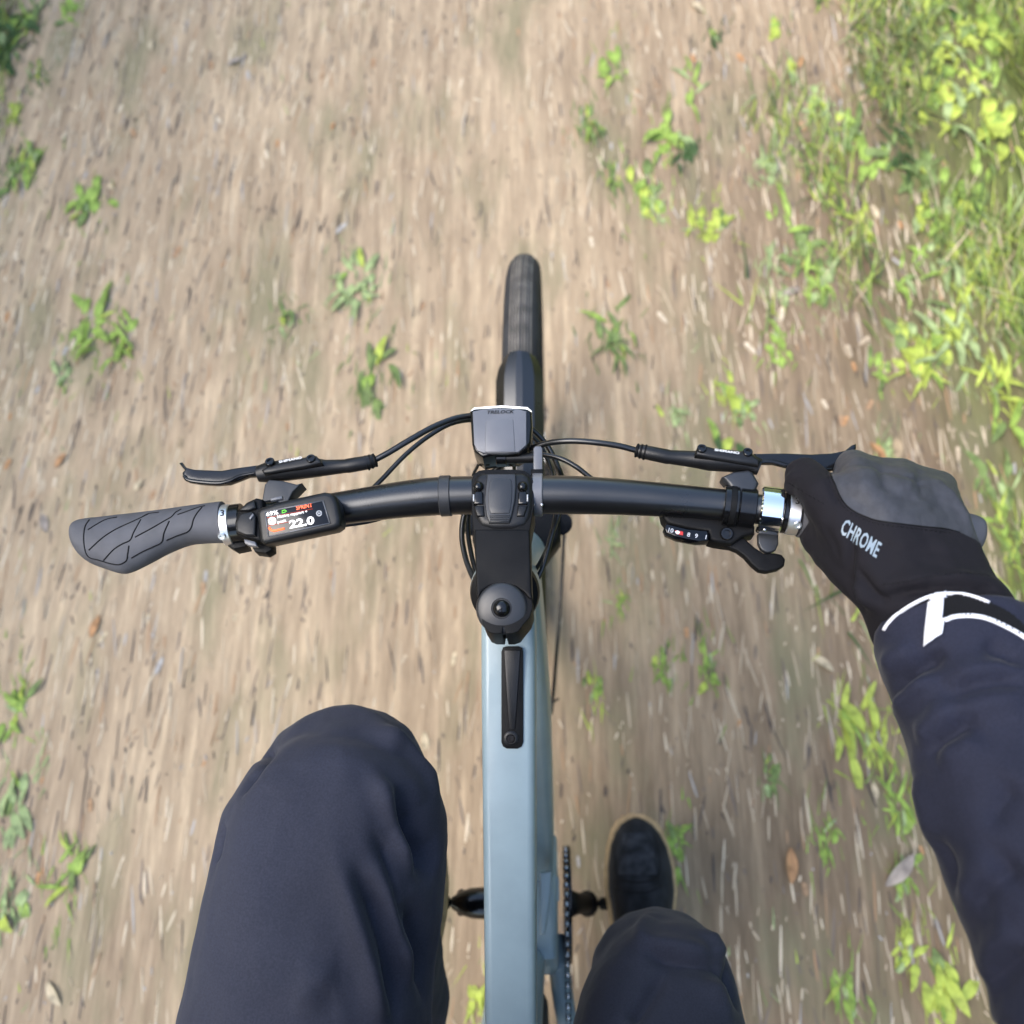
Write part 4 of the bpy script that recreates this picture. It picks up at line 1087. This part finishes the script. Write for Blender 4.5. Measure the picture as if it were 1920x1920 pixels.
def bandline(nm, L, r, flat=.35, lift=.0006):
    pts = [both(u, v, lift) for u, v in catmull(L, 6)]; pts = np.array([p for p in pts if p is not None])
    pts[1:-1] = (pts[:-2] + pts[1:-1] * 2 + pts[2:]) / 4
    v, f = tubegeo(pts, r, 10, flat, upv=(0, 0, 1)); return pyd(nm, v, f, 'reflective', jacket)
bandline('reflective_piping', [(1658, 1182), (1668, 1167), (1690, 1146), (1715, 1131), (1742, 1119), (1770, 1113), (1800, 1114), (1830, 1121), (1855, 1131)], .0014)
bandline('reflective_piping', [(1772, 1163), (1790, 1157), (1820, 1155), (1850, 1160), (1885, 1175), (1920, 1195), (1940, 1210)], .0016)
TL = catmull([(1742, 1117), (1739, 1140), (1736, 1175), (1732, 1212)], 6); TR = catmull([(1773, 1111), (1773, 1135), (1771, 1170), (1768, 1190)], 6)
tv, tf = [], []
for i in range(len(TL)):
    for j in range(7):
        q = TL[i] + (TR[i] - TL[i]) * j / 6; tv.append(both(q[0], q[1], .0022))
for i in range(len(TL) - 1):
    for j in range(6): tf.append((i * 7 + j, i * 7 + j + 1, i * 7 + 8 + j, i * 7 + 7 + j))
tabo = pyd('reflective_tab', tv, tf, 'reflective', jacket)
sm_ = tabo.modifiers.new('thickness', 'SOLIDIFY'); sm_.thickness = .001; sm_.offset = 0

# ================================================================== GROUND
from mathutils import noise as mn
def ground_z(x, y):
    return .012 * mn.noise(Vector((x * 1.3, y * 1.0, 0))) + .006 * mn.noise(Vector((x * 4, y * 2.2, 3)))
def axis_lines(a, b, fine, far):
    c = list(np.arange(a, b, fine)); s = fine; p = b
    while p < far: c.append(p); s *= 1.35; p += s
    s = fine; p = a - fine
    lo = []
    while p > -far: lo.append(p); s *= 1.35; p -= s
    return np.array(lo[::-1] + c)
gx, gy = axis_lines(-2.2, 2.2, .02, 500), axis_lines(-.8, 3.4, .02, 500)
XX, YY = np.meshgrid(gx, gy)
Zg = np.array([ground_z(x, y) for x, y in zip(XX.ravel(), YY.ravel())])
V = np.stack([XX.ravel(), YY.ravel(), Zg], -1); nx = len(gx)
idx = np.arange(len(V)).reshape(XX.shape)
Fq = np.stack([idx[:-1, :-1], idx[:-1, 1:], idx[1:, 1:], idx[1:, :-1]], -1).reshape(-1, 4)

def dirt_mat():
    m = bpy.data.materials.new('dirt'); m.use_nodes = True
    n = m.node_tree.nodes; l = m.node_tree.links; b = n['Principled BSDF']
    b.inputs['Roughness'].default_value = .95; b.inputs['Specular IOR Level'].default_value = .15
    tc = n.new('ShaderNodeTexCoord')
    def nz(scale, st, det=5, rough=.55, off=(0, 0, 0)):
        mp = n.new('ShaderNodeMapping'); mp.inputs['Scale'].default_value = st; mp.inputs['Location'].default_value = off
        l.new(tc.outputs['Object'], mp.inputs[0]); t = n.new('ShaderNodeTexNoise'); t.inputs['Scale'].default_value = scale
        t.inputs['Detail'].default_value = det; t.inputs['Roughness'].default_value = rough; l.new(mp.outputs[0], t.inputs['Vector']); return t.outputs[0]
    def ramp(src, stops):
        r_ = n.new('ShaderNodeValToRGB'); l.new(src, r_.inputs[0]); e = r_.color_ramp.elements
        e[0].position, e[0].color = stops[0][0], (*stops[0][1], 1); e[1].position, e[1].color = stops[-1][0], (*stops[-1][1], 1)
        for p_, c_ in stops[1:-1]:
            k = e.new(p_); k.color = (*c_, 1)
        return r_.outputs[0]
    def mix(f_, a, b_, mode='MIX', fac=None):
        x = n.new('ShaderNodeMix'); x.data_type = 'RGBA'; x.blend_type = mode
        if fac is not None: x.inputs[0].default_value = fac
        else: l.new(f_, x.inputs[0])
        l.new(a, x.inputs[6]); l.new(b_, x.inputs[7]); return x.outputs[2]
    big = ramp(nz(1.6, (1, .7, 1), 4), [(.33, (.20, .158, .112)), (.5, (.275, .220, .158)), (.66, (.36, .295, .212))])
    drag = ramp(nz(46, (1, .075, 1), 6, .66), [(.32, (.11, .085, .064)), (.45, (.215, .170, .128)), (.55, (.305, .248, .188)), (.67, (.50, .415, .31))])
    fine = ramp(nz(150, (1, .09, 1), 4, .6, (3, 1, 0)), [(.35, (.15, .12, .095)), (.52, (.255, .208, .16)), (.68, (.42, .35, .27))])
    c = mix(None, drag, fine, fac=.38); c = mix(None, big, c, fac=.66)
    sp = n.new('ShaderNodeSeparateXYZ'); l.new(tc.outputs['Object'], sp.inputs[0])
    def mth(op, a, b_):
        q = n.new('ShaderNodeMath'); q.operation = op
        for i_, z_ in enumerate((a, b_)):
            if isinstance(z_, (int, float)): q.inputs[i_].default_value = z_
            else: l.new(z_, q.inputs[i_])
        return q.outputs[0]
    fx = mth('ADD', mth('MULTIPLY', sp.outputs[0], .8), mth('MULTIPLY', sp.outputs[1], -.38))  # soil tone, tan left to brown lower right, with shading and falloff painted in
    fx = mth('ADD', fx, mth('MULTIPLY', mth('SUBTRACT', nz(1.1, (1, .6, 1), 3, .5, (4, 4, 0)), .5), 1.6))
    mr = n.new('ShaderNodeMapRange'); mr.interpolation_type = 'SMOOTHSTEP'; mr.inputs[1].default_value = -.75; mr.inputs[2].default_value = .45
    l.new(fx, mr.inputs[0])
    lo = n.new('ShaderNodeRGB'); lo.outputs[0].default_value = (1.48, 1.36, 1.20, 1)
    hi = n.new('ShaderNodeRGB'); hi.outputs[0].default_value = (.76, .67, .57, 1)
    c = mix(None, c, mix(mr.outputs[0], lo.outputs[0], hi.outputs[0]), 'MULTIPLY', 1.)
    moss = ramp(nz(7, (1, .30, 1), 5, .6, (7, 2, 0)), [(.50, (0, 0, 0)), (.66, (1, 1, 1))])
    mc = n.new('ShaderNodeRGB'); mc.outputs[0].default_value = (.175, .170, .095, 1)
    mm = n.new('ShaderNodeMath'); mm.operation = 'MULTIPLY'; mm.inputs[1].default_value = .6
    l.new(moss, mm.inputs[0]); c = mix(mm.outputs[0], c, mc.outputs[0])
    vg = mth('ADD', sp.outputs[0], mth('MULTIPLY', mth('SUBTRACT', nz(3, (1, .5, 1), 4, .6, (1, 9, 0)), .5), .9))
    vr = n.new('ShaderNodeMapRange'); vr.interpolation_type = 'SMOOTHSTEP'; vr.inputs[1].default_value = .72; vr.inputs[2].default_value = 1.2; l.new(vg, vr.inputs[0])
    hu = ramp(nz(40, (1, .15, 1), 5, .6, (2, 6, 0)), [(.3, (.030, .040, .012)), (.5, (.085, .105, .030)), (.68, (.165, .18, .06))])
    c = mix(vr.outputs[0], c, hu)
    l.new(c, b.inputs['Base Color'])
    bp = n.new('ShaderNodeBump'); bp.inputs['Strength'].default_value = .55; bp.inputs['Distance'].default_value = .006
    l.new(nz(60, (1, .3, 1), 6, .6), bp.inputs['Height']); l.new(bp.outputs[0], b.inputs['Normal'])
    return m
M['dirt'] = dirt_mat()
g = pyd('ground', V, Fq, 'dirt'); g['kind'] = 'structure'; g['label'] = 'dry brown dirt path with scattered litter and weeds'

def leafcol(name, col, var=.25, tr=.25):
    m = mat(name, col, .6, spec=.3, noise=var * 1.3, nscale=3.5)
    m.node_tree.nodes['Principled BSDF'].inputs['Transmission Weight'].default_value = 0
    return m
GREENS = [leafcol('leaf_bright', (.225, .315, .06)), leafcol('leaf_yellow_green', (.33, .385, .065)), leafcol('leaf_mid', (.135, .185, .055)), leafcol('leaf_pale', (.27, .33, .14)), leafcol('leaf_dark', (.040, .075, .020))]
DRY = [leafcol('leaf_tan', (.34, .25, .15)), leafcol('leaf_straw', (.46, .37, .24)), leafcol('leaf_orange', (.38, .20, .09)), leafcol('leaf_greybrown', (.28, .23, .19))]

def leaf_mesh(name, L, W, curl, lift, mt, pts=6, tipw=.08, fold=.15):
    """one leaf blade lying along +Y from the origin, cupped and drooping, with a midrib fold"""
    v = []; f = []
    for i in range(pts + 1):
        t = i / pts; wd = W * max(math.sin(math.pi * min(1, t * .93 + .05)) ** .8, tipw)
        y = L * t; z = lift * math.sin(math.pi * t * .75) - curl * t * t
        v += [(-wd / 2, y, z + fold * wd), (0, y, z), (wd / 2, y, z + fold * wd)]
    for i in range(pts):
        a = 3 * i; f += [(a, a + 1, a + 4, a + 3), (a + 1, a + 2, a + 5, a + 4)]
    me = bpy.data.meshes.new(name); me.from_pydata(v, [], f); me.update(); me.materials.append(mt)
    me.polygons.foreach_set('use_smooth', [True] * len(me.polygons)); return me
LEAF = {}
for gi, gm in enumerate(GREENS):
    LEAF[gi] = [leaf_mesh('leaf', 1., .24, .10, .16, gm), leaf_mesh('leaf', 1., .13, .05, .18, gm), leaf_mesh('leaf', .8, .32, .12, .14, gm)]
LEAFKIND = ('lance shaped', 'narrow grassy', 'broad')
def weed(x, y, size, gi, nl, colour, place, group, name='weed'):
    pick = random.randrange(3)
    big = 'large' if size > .062 else 'medium sized' if size > .042 else 'small'
    o = thing(name, '%s %s %s with %s leaves %s' % (big, colour, name.replace('_', ' '), LEAFKIND[pick], place), 'weed' if name == 'weed' else 'plant', (x, y, ground_z(x, y) - .002), group)
    for k in range(nl):
        c = bpy.data.objects.new('leaf', LEAF[gi if random.random() < .7 else random.choice((0, 1, 2, 3))][pick if random.random() < .7 else random.randrange(3)]); COL.objects.link(c); c.parent = o
        s = size * random.uniform(.6, 1.15); yaw = random.gauss(0, .38) + (math.pi if random.random() < .5 else 0)
        if random.random() < .12: yaw = random.uniform(0, 6.28)
        c.location = (random.gauss(0, .24) * size, random.gauss(0, .38) * size, 0)
        c.scale = (s * random.uniform(.8, 1.25), s, s * random.uniform(.5, 1.3)); c.rotation_euler = (random.uniform(-.1, .3), random.uniform(-.35, .35), yaw)
    return o
# (pixel u, v, reach in px, tone)
W_ = [(20, 100, 70, 4), (62, 36, 62, 2), (128, 28, 44, 0), (20, 330, 50, 2), (30, 1330, 45, 0), (18, 1700, 45, 3), (1750, 150, 70, 1), (1850, 60, 80, 0), (1880, 250, 80, 1), (1800, 520, 70, 3), (1870, 700, 70, 1), (655, 530, 62, 3), (688, 545, 40, 3), (165, 610, 70, 0), (225, 625, 60, 0), (165, 385, 62, 0), (70, 150, 40, 2), (60, 300, 52, 0), (32, 215, 36, 1), (25, 60, 70, 4), (1145, 135, 52, 0), (1105, 230, 60, 2), (1250, 265, 68, 0), (1290, 285, 40, 4), (1205, 365, 60, 0), (1225, 400, 42, 3), (1150, 330, 40, 2), (1305, 420, 45, 1), (1342, 425, 48, 1), (1525, 515, 72, 0), (1550, 545, 50, 3), (1500, 470, 50, 2), (1440, 490, 44, 3), (1460, 662, 40, 0), (1150, 640, 60, 2), (1705, 665, 66, 1), (1790, 640, 74, 3), (1780, 400, 70, 0), (1690, 275, 60, 4), (1730, 310, 60, 2), (1362, 735, 34, 1), (1266, 785, 30, 3), (1395, 770, 32, 3), (700, 695, 70, 2), (540, 592, 36, 2), (1246, 1245, 34, 0), (1330, 1250, 42, 0), (1115, 1310, 30, 1), (1160, 1130, 24, 0), (1600, 1355, 62, 1), (1640, 1390, 45, 1), (1680, 1500, 52, 0), (1550, 1570, 36, 0), (1590, 1850, 44, 0), (1780, 1850, 56, 1), (1700, 1790, 40, 1), (30, 1500, 52, 3), (130, 1610, 46, 0), (900, 1880, 40, 1), (120, 700, 36, 3), (1540, 200, 46, 3), (1590, 250, 40, 0), (1440, 320, 42, 3), (1560, 330, 44, 0), (1470, 560, 30, 3), (1620, 420, 50, 1), (1230, 950, 22, 3), (1150, 1010, 22, 3), (1270, 1580, 34, 0), (1440, 1460, 28, 2), (1340, 70, 30, 4), (1690, 1640, 30, 0), (1660, 860, 40, 3), (1880, 980, 46, 0)]
TONE = ('bright green', 'yellow green', 'mid green', 'pale green', 'dark green')
for u, v, r_, gi in W_:
    p = aZ(u, v, 0.)
    weed(p[0], p[1], r_ * .00112, gi, random.choice((12, 14, 16, 18)), TONE[gi], 'on the bare dirt', TONE[gi] + ' weeds on the path')

def edge_x(y):            # where the grassy verge starts on the right
    return 1.0 - .05 * y + .12 * mn.noise(Vector((y * 2.3, 5, 0))) + max(0, .7 - y) * .22
for k in range(170):      # broad leafed plants in the verge
    y = random.uniform(.2, 2.6) if k % 3 else random.uniform(1.5, 2.6); x = edge_x(y) + random.gauss(.22, .26)
    if x > 1.75: continue
    gi = random.choice((0, 0, 1, 1, 2, 3, 4))
    weed(x, y, random.uniform(.035, .085), gi, random.choice((6, 8, 9)), TONE[gi], 'in the grass of the verge', TONE[gi] + ' plants in the verge', 'verge_plant')

# grass of the verge and thin blades on the path: one mass
def blades(name, pts, hl, mts, label):
    v = []; f = []; mi = []
    for (x, y), (h, lean, az, wd, m_) in zip(pts, hl):
        z = ground_z(x, y) - .002; dx, dy = math.cos(az), math.sin(az); sx, sy = -dy * wd, dx * wd; k = len(v)
        for t, ww in ((0, 1.), (.4, .85), (.75, .5)):
            q = lean * t ** 1.5; hz = h * t * math.sqrt(max(.05, 1 - (lean * .75 / max(h, 1e-4)) ** 2 * .0)) 
            v += [(x + dx * q - sx * ww, y + dy * q - sy * ww, z + hz), (x + dx * q + sx * ww, y + dy * q + sy * ww, z + hz)]
        v.append((x + dx * lean, y + dy * lean, z + h * .92))
        f += [(k, k + 1, k + 3, k + 2), (k + 2, k + 3, k + 5, k + 4), (k + 4, k + 5, k + 6)]; mi += [m_] * 3
    me = bpy.data.meshes.new(name); me.from_pydata(v, [], f); me.update()
    for q in mts: me.materials.append(q)
    me.polygons.foreach_set('material_index', mi); me.polygons.foreach_set('use_smooth', [True] * len(mi))
    o = bpy.data.objects.new(name, me); COL.objects.link(o); o['kind'] = 'stuff'; o['label'] = label; return o
pts, hl = [], []
GM = GREENS + [DRY[1], DRY[0]]
GM = GREENS + [leafcol('grass_olive', (.14, .155, .040)), DRY[1], DRY[0]]
while len(pts) < 21000:
    y = random.uniform(-.6, 3.0); d = random.gauss(.30, .32); x = edge_x(y) + d
    if x > 2.1 or x < .45: continue
    if y < .6 and random.random() < .5: continue
    if mn.noise(Vector((x * 5, y * 2.6, 1))) < .22 - .9 * max(0, d) - .25 * max(0, y - 1.2): continue
    pts.append((x, y)); az = (math.pi / 2 if random.random() < .5 else -math.pi / 2) + random.gauss(0, .40)
    tone = mn.noise(Vector((x * 6, y * 3, 4)))
    wts = (5, 5, 3, 2, 1, 5, 1, 1) if tone > .08 else (2, 1, 5, 1, 5, 6, 1, 1) if tone < -.12 else (3, 3, 4, 2, 2, 6, 2, 1)
    h = random.uniform(.008, .05); hl.append((h, random.uniform(.04, .12), az, random.uniform(.0010, .0034), random.choices(range(8), wts)[0]))
for k in range(2600):
    y = random.uniform(1.2, 3.0); x = -1.42 - abs(random.gauss(0, .25)) + .10 * (y - 2.2) * -1
    pts.append((x, y)); hl.append((random.uniform(.02, .06), random.uniform(.03, .07), math.pi / 2 * random.choice((1, -1)) + random.gauss(0, .5), random.uniform(.001, .0024), random.choices(range(8), (3, 2, 5, 1, 6, 4, 1, 1))[0]))
blades('grass', pts, hl, GM, 'short green grass and stalks of the verges')
# sparse thin blades on the path
pts, hl = [], []
for u, v, r_, gi in W_:
    p = aZ(u, v, 0)
    for k in range(int(r_ / 2.6)):
        pts.append((p[0] + random.gauss(0, r_ * .0006), p[1] + random.gauss(0, r_ * .0011)))
        hl.append((random.uniform(.004, .014), random.uniform(.02, .055), math.pi / 2 * random.choice((1, -1)) + random.gauss(0, .35), random.uniform(.0010, .0026), gi))
for k in range(700):
    x = random.uniform(-1.6, 1.1); y = random.uniform(-.4, 2.6); 
    if mn.noise(Vector((x * 2.5, y * 1.6, 8))) < .08: continue
    pts.append((x, y)); hl.append((random.uniform(.003, .01), random.uniform(.02, .05), math.pi / 2 + random.gauss(0, .4), random.uniform(.0008, .002), random.choice((0, 1, 2, 3, 3))))
blades('path_grass', pts, hl, GM, 'thin green blades sprouting from the dirt path')

# straw and bark shreds, mostly combed along the path: one mass
def scatter_bits(name, N, lrange, wrange, hrange, mts, wts, label, az_s=.22, dens=None, yr=(-.5, 2.7), xr=(-1.75, 1.5)):
    v = []; f = []; mi = []; n_ = 0
    while n_ < N:
        x = random.uniform(*xr); y = random.uniform(*yr)
        if dens and random.random() > dens(x, y): continue
        L, W, H = random.uniform(*lrange) * random.uniform(.5, 1), random.uniform(*wrange), random.uniform(*hrange)
        az = math.pi / 2 + random.gauss(0, az_s); c, s = math.cos(az), math.sin(az); z = ground_z(x, y) - H * .25; k = len(v); tl = random.uniform(-.05, .05)
        for t, ww in ((-.5, .55), (-.2, 1), (.25, .95), (.5, .4)):
            for sx, zz in ((-1, 0), (1, 0), (.55, 1), (-.55, 1)):
                px_, py_ = t * L, sx * W / 2 * ww; v.append((x + px_ * c - py_ * s, y + px_ * s + py_ * c, z + zz * H + px_ * tl))
        for a in range(3):
            b = k + 4 * a
            for j in range(4): f.append((b + j, b + (j + 1) % 4, b + 4 + (j + 1) % 4, b + 4 + j))
        f += [(k + 3, k + 2, k + 1, k), (k + 12, k + 13, k + 14, k + 15)]
        mi += [random.choices(range(len(mts)), wts)[0]] * 14; n_ += 1
    me = bpy.data.meshes.new(name); me.from_pydata(v, [], f); me.update()
    for q in mts: me.materials.append(q)
    me.polygons.foreach_set('material_index', mi)
    o = bpy.data.objects.new(name, me); COL.objects.link(o); o['kind'] = 'stuff'; o['label'] = label; return o
BITS = [leafcol('straw_pale', (.56, .46, .33), .2), leafcol('straw_tan', (.42, .33, .225), .2), leafcol('bark_brown', (.15, .115, .09), .3), leafcol('bark_orange', (.33, .20, .11), .2), leafcol('chip_grey', (.36, .33, .30), .15), leafcol('bark_dark', (.075, .058, .048), .3)]
side = lambda x, y: (.25 if x > edge_x(y) else 1.) * (.35 + .65 * min(1, abs(x + .1) / .8) * (.5 + .5 * min(1, max(0, y + .3))))
scatter_bits('straw_litter', 8500, (.03, .11), (.0018, .0055), (.0006, .0016), BITS, (5, 7, 4, 2, 1, 2), 'straw and bark shreds scattered over the dirt', .12, side)
scatter_bits('soil_crumbs', 5000, (.006, .022), (.0015, .005), (.001, .003), BITS, (3, 7, 6, 1, 1, 2), 'small crumbs of soil and grit on the path', .35, None)

# countable litter: wood chips and fallen leaves
CHIP = []
for q in range(6):
    bm = bmesh.new(); ol = []
    for k in range(9):
        a = 6.283 * k / 9; ol.append((.5 * math.cos(a) * random.uniform(.75, 1.1) * .36, .5 * math.sin(a) * random.uniform(.85, 1.1)))
    t_ = [bm.verts.new((x, y, .10 + random.uniform(-.02, .02))) for x, y in ol]; b_ = [bm.verts.new((x, y, 0)) for x, y in ol]
    bm.faces.new(t_); bm.faces.new(b_[::-1])
    for k in range(9): bm.faces.new((t_[k], b_[k], b_[(k + 1) % 9], t_[(k + 1) % 9]))
    bmesh.ops.recalc_face_normals(bm, faces=bm.faces); me = bpy.data.meshes.new('wood_chip'); bm.to_mesh(me); bm.free()
    me.materials.append((BITS[0], BITS[1], BITS[3], DRY[1], BITS[4], DRY[2])[q]); CHIP.append(me)
CL = ['pale straw coloured wood chip lying on the dirt', 'tan wood chip lying on the dirt', 'orange brown wood chip lying on the dirt', 'cream coloured wood chip lying on the dirt', 'grey wood chip lying on the dirt', 'rusty orange wood chip lying on the dirt']
CHP = [(395, 120), (465, 140), (205, 255), (250, 250), (330, 470), (240, 460), (135, 640), (1400, 220), (1235, 65), (1300, 110), (1390, 110), (1195, 180), (1505, 235), (1620, 640), (1660, 690), (1590, 660), (1405, 655), (1465, 590), (1630, 760), (1545, 760), (1575, 790), (1600, 690), (1690, 420), (1820, 440), (500, 290), (520, 270), (700, 120), (1240, 600), (300, 1250), (640, 430)]
n_chip = 0
for k in range(190):
    if k < len(CHP): p = aZ(*CHP[k], 0); x, y = p[0], p[1]; s = random.uniform(.026, .042)
    else:
        x, y = random.uniform(-1.5, 1.15), random.uniform(-.2, 2.3)
        if random.random() > side(x, y): continue
        s = random.uniform(.014, .032)
    q = random.randrange(6); o = bpy.data.objects.new('wood_chip', CHIP[q]); COL.objects.link(o)
    o.location = (x, y, ground_z(x, y) - .0006); o.scale = (s, s, s * .8); o.rotation_euler = (random.gauss(0, .06), random.gauss(0, .08), random.gauss(0, .35))
    o['label'] = ('long ' if s > .030 else 'small ' if s < .02 else '') + CL[q]; o['category'] = 'wood chip'; o['group'] = 'wood chips on the path: ' + CL[q].split(' wood')[0]
DL = [leaf_mesh('fallen_leaf', 1., .34, .08, .10, m_, fold=.22) for m_ in DRY]
DN = ['tan dry fallen leaf curled on the dirt', 'straw coloured dry fallen leaf on the dirt', 'orange brown fallen leaf on the dirt', 'grey brown fallen leaf on the dirt']
LFP = [(1660, 1660, .075, 3), (1060 + 420, 1590, .06, 2), (1520, 1230, .05, 1), (90, 1840, .05, 1), (1630, 830, .06, 2), (1680, 820, .06, 0)]
for k in range(60):
    if k < len(LFP): u, v, s, q = LFP[k]; p = aZ(u, v, 0); x, y = p[0], p[1]
    else:
        x, y = random.uniform(-1.5, 1.2), random.uniform(-.2, 2.3); s = random.uniform(.022, .05); q = random.randrange(4)
        if random.random() > side(x, y): continue
    o = bpy.data.objects.new('fallen_leaf', DL[q]); COL.objects.link(o)
    o.location = (x, y, ground_z(x, y) + .0015); o.scale = (s, s, s); o.rotation_euler = (random.gauss(0, .1), random.gauss(0, .15), random.gauss(0, .5) + random.choice((0, math.pi)))
    o['label'] = ('large ' if s > .042 else 'small ' if s < .03 else '') + DN[q]; o['category'] = 'leaf'; o['group'] = 'fallen leaves: ' + DN[q].split(' dry')[0].split(' fallen')[0]

# ================================================================== TREES beside the path (they close off the low sky and show in the shiny parts)
def tree_meshes(seed, H):
    rg = random.Random(seed); geo_v, geo_f = [], []
    def add(P, r):
        v, f = tubegeo(np.array(P), r, 9); k = len(geo_v); geo_v.extend(v); geo_f.extend([tuple(i + k for i in q) for q in f])
    tr_ = [np.array([rg.gauss(0, .05) * t, rg.gauss(0, .05) * t, H * .9 * t]) for t in np.linspace(0, 1, 8)]
    add(tr_, [.16, .12, .10, .07, .02]); tips = []
    for k in range(14):
        t = rg.uniform(.28, .95); b = tr_[int(t * 7)]; a = rg.uniform(0, 6.28); L = (1.9 - 1.1 * t) * rg.uniform(.7, 1.15)
        e = b + np.array([L * math.cos(a), L * math.sin(a), L * rg.uniform(.1, .6)]); add([b, (b + e) / 2 + np.array([0, 0, .08]), e], [.045, .03, .01]); tips += [e, (b + e) / 2, b * .3 + e * .7 + np.array([0, 0, .3])]
    tips.append(tr_[-1])
    bark = bpy.data.meshes.new('trunk'); bark.from_pydata([tuple(map(float, p)) for p in geo_v], [], geo_f); bark.materials.append(M['bark'])
    v, f, mi = [], [], []
    for c in tips:
        for k in range(75):
            p = c + np.array([rg.gauss(0, .34), rg.gauss(0, .34), rg.gauss(0, .26)]); s = rg.uniform(.05, .10)
            a = np.array([rg.gauss(0, 1), rg.gauss(0, 1), rg.gauss(0, .5)]); a /= np.linalg.norm(a); b = np.cross(a, (rg.gauss(0, 1), rg.gauss(0, 1), rg.gauss(0, 1))); b /= np.linalg.norm(b) + 1e-9
            q = len(v); v += [p - a * s, p + b * s * .5, p + a * s, p - b * s * .5]; f.append((q, q + 1, q + 2, q + 3)); mi.append(rg.choice((0, 0, 1)))
    cr_ = bpy.data.meshes.new('crown'); cr_.from_pydata([tuple(map(float, p)) for p in v], [], f); cr_.materials.append(GREENS[2]); cr_.materials.append(GREENS[0]); cr_.polygons.foreach_set('material_index', mi)
    return bark, cr_
M['bark'] = mat('bark', (.10, .08, .06), .9, noise=.4, nscale=12, bump=.6, bscale=40, stretch=(1, 1, .3))
TM = [tree_meshes(1, 6.4), tree_meshes(2, 5.6), tree_meshes(3, 3.2)]
k = 0
for sx in (-1, 1):
    for y in np.arange(-7, 12, 2.3):
        for kind, xo in ((random.randrange(2), 4.6), (2, 3.3)):
            x = sx * (xo + random.uniform(-.3, .5)); yy = y + random.uniform(-.6, .6) + (.9 if kind == 2 else 0)
            t_ = thing('tree' if kind < 2 else 'young_tree', ('tall leafy tree standing back from the path' if kind < 2 else 'low young tree at the edge of the verge'), 'tree', (x, yy, ground_z(x, yy) - .03), 'trees lining the path' if kind < 2 else 'young trees along the verge')
            t_.rotation_euler = (0, 0, random.uniform(0, 6.28))
            for nm, me_ in zip(('trunk', 'crown'), TM[kind]):
                c = bpy.data.objects.new(nm, me_); COL.objects.link(c); c.parent = t_
